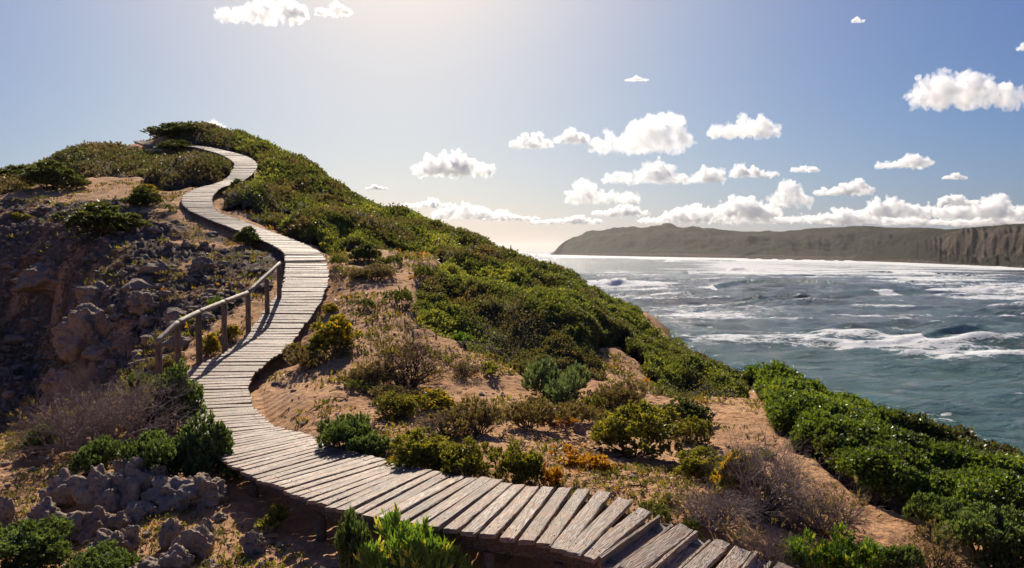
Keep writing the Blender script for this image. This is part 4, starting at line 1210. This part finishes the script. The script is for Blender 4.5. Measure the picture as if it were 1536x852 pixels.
    # glassy outer sheet for the parts no wave mesh covers, one strip level lower
sea()

# ------------------------------------------------------------------ far headland
def land(name, prof, base, back, seed, cliffy, x0, x1, nu=520, nv=150):
    """prof: skyline px->py; base: waterline px->py; back: extra distance of the ridge behind the shore"""
    rgx = np.linspace(x0, x1, nu)
    py_r = np.interp(rgx, *zip(*prof)); py_b = np.interp(rgx, *zip(*base))
    Db = -SEA * F / (py_b - HZ); Dk = Db + np.interp(rgx, *zip(*back))
    tan = (rgx - CX) / F
    vv = np.linspace(0, 1.5, nv)
    U, Vv = np.meshgrid(rgx, vv, indexing='ij')
    db, dk = Db[:, None], Dk[:, None]
    D = db + (dk - db) * Vv
    x = tan[:, None] * D; y = D
    zr = ((HZ - py_r) / F * Dk)[:, None]
    t = np.clip(Vv, 0, 1)
    n = fbm(x * .004 + seed, y * .004, o=5) ; n2 = fbm(x * .012 + seed, y * .012, o=5, bil=True)
    c = cliffy(U)
    prof_soft = t ** .75 * (1 - .12 * np.sin(t * math.pi * 3 + n * 2))
    prof_cliff = .30 * ss(0, .5, t) + .55 * ss(.50, .66, t + n * .10 + n2 * .05) + .15 * ss(.6, 1, t)
    s_ = prof_soft * (1 - c) + prof_cliff * c
    z = SEA + (zr - SEA) * s_
    env = np.sin(np.clip(t, 0, 1) * math.pi)
    z += env * (n * 14 + n2 * (5 + 7 * c)) * np.clip((zr - SEA) / 90, .15, 1)
    gul = fbm(U * .035 + seed, Vv * .6, o=4)
    z -= env * np.abs(gul) * (11 + 16 * c) * np.clip((zr - SEA) / 90, .1, 1)
    z -= np.maximum(Vv - 1, 0) * 30
    z[:, 0] = SEA - 6
    e = ss(0, .04, (U - x0) / (x1 - x0)) 
    z = SEA - 4 + (z - SEA + 4) * e
    cl = c * ss(.42, .52, t + n * .12) * ss(.88, .72, t + n * .1) * 1.1 + .8 * ss(.10, .03, t) + .25 * c
    o = mesh_np(name, np.stack([x, y, z], -1).reshape(-1, 3), grid_quads(nu, nv)[:, ::-1], None, [M_HEAD], smooth=True, attrs={'cliff': np.clip(cl, 0, 1).ravel()})
    return tag(o, kind='structure'), x, y, z
h1 = land('headland', [(815, 381), (826, 374), (838, 362), (856, 358), (880, 350), (905, 345), (940, 341.5), (965, 339.5), (1000, 338.5), (1040, 340.5), (1080, 346), (1110, 348), (1150, 346), (1250, 343), (1330, 342), (1410, 344), (1500, 346), (1900, 346)],
     [(815, 381.8), (900, 383.6), (1000, 385.5), (1150, 388), (1300, 391), (1500, 392), (1900, 394)], [(815, 150), (900, 420), (1000, 600), (1300, 700), (1900, 700)], 3, lambda u: np.zeros_like(u) + .12, 812, 1900)
h2 = land('far_cliff', [(1270, 390), (1300, 377), (1335, 360), (1360, 352), (1400, 347), (1425, 344), (1470, 340), (1536, 335), (1650, 330), (2000, 318)],
     [(1270, 391), (1350, 393.5), (1420, 396.5), (1536, 402), (1650, 405), (2000, 410)], [(1270, 60), (1350, 160), (1450, 220), (1536, 240), (2000, 300)], 9, lambda u: ss(1370, 1440, u), 1262, 2000)

# boulders along the far shore, and trees on the far skyline
k = 0
for px, py, w in [(1128,388.5,10),(1150,389,14),(1172,389.5,12),(1196,390,16),(1222,390,12),(1246,391,13),(1262,391.5,10),(1290,392,9)]:
    D = -SEA * F / (py - HZ); p = np.array([(px - CX) / F * D, D, SEA - .5]); W = w * D / F
    v = IV[:] ; n = fbm(v[:, 0] * 1.5 + k * 5, v[:, 1] * 1.5, v[:, 2] * 1.5, o=4) * .5
    v = v * (1 + n)[:, None] * np.array([W / 2, W / 3, W * .16])
    o = mesh_np('shore_rock', v, None, IF, [M_ROCK], smooth=True); o.location = p
    tag(o, 'low surf-washed rock lying at the foot of the far headland', 'rock', 'rocks at the foot of the far headland'); k += 1

# ------------------------------------------------------------------ clouds
def cloud_mat(dens, H):
    m, nt, out = mat('cloud_vapour'); b = NB(nt)
    v = b.n('ShaderNodeVolumePrincipled')
    v.inputs['Color'].default_value = (1, 1, 1, 1); v.inputs['Anisotropy'].default_value = .4
    n = b.noise(b.pos(), 2.6 / H, 6, .72, .5)
    f = b.ramp(n, (.37, 0.0), (.70, 1.0))
    b.l(b.math('MULTIPLY', f, dens * 1.7), v.inputs['Density'])
    b.l(v.outputs[0], out.inputs['Volume'])
    m.cycles.homogeneous_volume = False
    return m
CM = {}
SV, SF = ico(2)
def cloud(cx_, cy_, w, h, seed, group=None, label=None):
    D = 750.0 * F / max(8.0, HZ - cy_)
    p = at(cx_, cy_, D)
    W, H = w * D / F, h * D / F
    g = np.random.default_rng(seed)
    A = w / h
    puffs = []
    nb = int(5 + A * 2.2)
    k_top = g.uniform(-.25, .25)
    for i in range(nb):            # body puffs, tallest near the middle
        x = g.uniform(-.46, .46) * A; env = max(.22, 1 - abs(x / A - k_top) * 1.9) * g.uniform(.75, 1.05)
        r = .16 + .26 * env; puffs.append((x, g.uniform(-.3, .3), r * .55 + g.uniform(0, 1) * max(0, env - r * 1.3), r))
    nc = int(A * 4) + 2
    for i in range(nc): puffs.append(((i / (nc - 1) - .5) * A * .86, 0, .14, .24))
    body = list(puffs)
    for x, y, z, r in body:
        for _ in range(9):
            d = g.normal(size=3); d /= np.linalg.norm(d); d[2] = abs(d[2]) * .9 - .1
            rr = r * g.uniform(.28, .55); puffs.append((x + d[0] * r, y + d[1] * r, max(z + d[2] * r, .08), rr))
            if g.random() < .6:
                e = d * (r + rr * .8) + g.normal(size=3) * rr * .5; puffs.append((x + e[0], y + e[1], max(z + e[2], .06), rr * .5))
    V_ = []; F_ = []
    for i, (x, y, z, r) in enumerate(puffs):
        v = SV * r; v[:, 2] *= .85; V_.append(v + np.array([x, y, z])); F_.append(SF + i * len(SV))
    V_ = np.vstack(V_); V_[:, 2] = np.where(V_[:, 2] < .05, .05 + (V_[:, 2] - .05) * .25, V_[:, 2])
    tmp = mesh_np('cloud', V_, None, np.vstack(F_))
    md = tmp.modifiers.new('m', 'REMESH'); md.mode = 'VOXEL'; md.voxel_size = .045 if w > 60 else .07
    dg = bpy.context.evaluated_depsgraph_get(); ev = tmp.evaluated_get(dg); me = ev.to_mesh()
    n = len(me.vertices); P = np.empty(n * 3, np.float32); me.vertices.foreach_get('co', P); P = P.reshape(-1, 3).astype(float)
    N = np.empty(n * 3, np.float32); me.vertices.foreach_get('normal', N); N = N.reshape(-1, 3)
    q = np.empty(len(me.polygons) * 4, np.int32); me.loops.foreach_get('vertex_index', q); q = q.reshape(-1, 4).copy()
    ev.to_mesh_clear(); od = tmp.data; bpy.data.objects.remove(tmp); bpy.data.meshes.remove(od)
    P = P + N * (fbm(P[:, 0] * 4 + seed, P[:, 1] * 4, P[:, 2] * 4, o=5, gain=.68) * .15)[:, None]
    mn, mx = P.min(0), P.max(0); P = (P - (mn + mx) / 2) / (mx - mn) * np.array([W, W * .5, H])
    dens = round(2.0 ** round(math.log2(6.5 / H)), 5)
    if dens not in CM: CM[dens] = cloud_mat(dens, 6.5 / dens)
    o = mesh_np('cloud', P, q, None, [CM[dens]], smooth=True); o.location = p
    tag(o, label, 'cloud', group, None)
CL = [(1445,136,185,66,'big grey-bellied cloud high at the right edge'),(962,200,165,72,'large puffy cloud high above the far headland'),(1114,191,116,42,'cloud just right of the large puffy cloud'),
 (797,211,70,28,'small cloud left of the large puffy cloud, lower of a pair'),(857,203,58,30,'small cloud touching the left of the large puffy cloud'),(680,245,132,50,'ragged cloud alone above the hill slope'),
 (960,255,120,48,'shaded cloud under the large puffy cloud'),(1045,262,90,32,'flat cloud right of the shaded cloud'),(1130,256,78,26,'flat cloud at the right end of the middle row'),(905,288,118,44,'broken cloud low over the left end of the headland'),
 (1357,241,88,28,'thin cloud in blue sky right of centre'),(1268,281,92,30,'low cloud above the middle of the far headland'),(1208,253,46,14,'tiny flat cloud above the low cloud'),(1432,264,38,13,'tiny cloud near the right edge'),
 (395,18,145,46,'bright cloud at the top edge over the hill'),(500,14,58,26,'small bright cloud at the top edge right of the bright cloud'),(320,187,40,22,'small white cloud behind the summit of the hill'),
 (706,316,120,34,'hazy low cloud over the hill shoulder'),(640,304,80,18,'thin hazy cloud over the hill slope'),(565,281,34,9,'tiny wisp just above the hill slope'),
 (1100,312,150,46,'cloud of the horizon bank above the headland top'),(1180,292,84,52,'tallest cloud of the horizon bank'),(1350,312,120,42,'wide cloud of the horizon bank right of centre'),(1480,312,160,44,'cloud of the horizon bank at the right edge'),
 (1255,324,130,30,'low grey cloud of the horizon bank in its middle'),(1010,326,110,24,'faint cloud of the horizon bank over the headland left end'),(1400,328,150,24,'low cloud of the horizon bank right of its middle'),(1287,30,22,11,'tiny cloud near the top right'),(1535,70,24,16,'tiny cloud cut by the right edge'),
 (1060,322,150,34,'hazy cloud of the horizon bank above the highest part of the headland'),(1140,326,120,26,'low white cloud of the horizon bank behind the headland ridge'),(1310,326,150,28,'long low cloud of the horizon bank behind the cliff end'),(1500,330,140,26,'lowest cloud of the horizon bank at the right edge'),(1440,300,70,24,'small puff rising from the horizon bank at right'),(930,316,90,22,'faint cloud low over the headland tip'),(765,326,90,14,'faint wisp low over the sea between hill and headland'),
 (955,118,36,9,'faint wisp high above the large puffy cloud'),(850,330,110,16,'faint low wisp over the open horizon')]
for k, (a, b_, w, h, lab) in enumerate(CL):
    cloud(a, b_, w, h, k + 3, 'fair weather clouds', lab)

# ------------------------------------------------------------------ haze
def haze():
    m, nt, out = mat('sea_haze'); b = NB(nt)
    v = b.n('ShaderNodeVolumePrincipled'); v.inputs['Color'].default_value = (.95, .93, .92, 1)
    v.inputs['Density'].default_value = 3.2e-5; v.inputs['Anisotropy'].default_value = .5
    b.l(v.outputs[0], out.inputs['Volume'])
    zt = 190; zb = -60
    V = [(sx, sy, sz) for sz in (zb, zt) for sx, sy in ((-21000, -300), (21000, -300), (21000, 21000), (-21000, 21000))]
    o = mesh_np('haze', V, [(0, 3, 2, 1), (4, 5, 6, 7), (0, 1, 5, 4), (1, 2, 6, 5), (2, 3, 7, 6), (3, 0, 4, 7)], None, [m])
    tag(o, kind='stuff')
USE_HAZE = True
if USE_HAZE: haze()

# ------------------------------------------------------------------ light
w = bpy.data.worlds.new('World'); SC.world = w; w.use_nodes = True
nt = w.node_tree
for n in list(nt.nodes): nt.nodes.remove(n)
b = NB(nt)
sky = b.n('ShaderNodeTexSky', sky_type='NISHITA', sun_disc=False)
sky.sun_elevation = SUN_EL; sky.sun_rotation = SUN_AZ; sky.altitude = 20
sky.air_density = 1.0; sky.dust_density = 1.5; sky.ozone_density = 1.5
bg = b.n('ShaderNodeBackground'); bg.inputs[1].default_value = .10
sp = b.n('ShaderNodeSeparateColor'); b.l(sky.outputs[0], sp.inputs[0])
cb = b.n('ShaderNodeCombineColor')
b.l(b.math('ADD', b.math('MULTIPLY', b.math('POWER', sp.outputs[0], 1.35), .110), .10), cb.inputs[0])
b.l(b.math('MULTIPLY', b.math('POWER', sp.outputs[1], 1.1), .262), cb.inputs[1])
b.l(b.math('DIVIDE', b.math('MULTIPLY', sp.outputs[2], .665), b.math('ADD', 1.0, b.math('DIVIDE', sp.outputs[2], 22.0))), cb.inputs[2])
# bright aureole of the sun in the damp sea air, centred on the sun just above the frame
tc = b.n('ShaderNodeTexCoord'); nv = b.n('ShaderNodeVectorMath', operation='NORMALIZE'); b.l(tc.outputs['Generated'], nv.inputs[0])
dt = b.n('ShaderNodeVectorMath', operation='DOT_PRODUCT'); b.l(nv.outputs[0], dt.inputs[0])
dt.inputs[1].default_value = (math.sin(SUN_AZ) * math.cos(SUN_EL), math.cos(SUN_AZ) * math.cos(SUN_EL), math.sin(SUN_EL))
gl = b.math('POWER', b.math('MAXIMUM', dt.outputs['Value'], 0.0), 9.0)
gc = b.mix(1.0, cb.outputs[0], b.mix(gl, (1, 1, 1), (1, .84, .68)), 'MULTIPLY')
gc = b.mix(1.0, gc, b.mix(gl, (0, 0, 0), (2.4, 1.75, 1.3)), 'ADD')
b.l(gc, bg.inputs[0])
wo = b.n('ShaderNodeOutputWorld'); b.l(bg.outputs[0], wo.inputs[0])
sl = bpy.data.lights.new('sun', 'SUN'); sl.energy = 5.0; sl.angle = R(.55); sl.color = (1, .885, .73)
so = bpy.data.objects.new('sun', sl); COL.objects.link(so)
sd = Vector((math.sin(SUN_AZ) * math.cos(SUN_EL), math.cos(SUN_AZ) * math.cos(SUN_EL), math.sin(SUN_EL)))
so.rotation_euler = sd.to_track_quat('Z', 'Y').to_euler(); so.location = (0, 0, 60)

SC.view_settings.view_transform = 'Standard'; SC.view_settings.look = 'None'
SC.view_settings.exposure = 0.5; SC.view_settings.gamma = 1
c = SC.cycles if hasattr(SC, 'cycles') else None
SC.render.engine = 'CYCLES'
c = SC.cycles
c.use_denoising = True; c.denoiser = 'OPENIMAGEDENOISE'
c.max_bounces = 8; c.diffuse_bounces = 3; c.glossy_bounces = 2; c.transmission_bounces = 4; c.volume_bounces = 12; c.transparent_max_bounces = 6
c.volume_step_rate = 1.0; c.volume_max_steps = 96
c.caustics_reflective = False; c.caustics_refractive = False
c.sample_clamp_indirect = 4
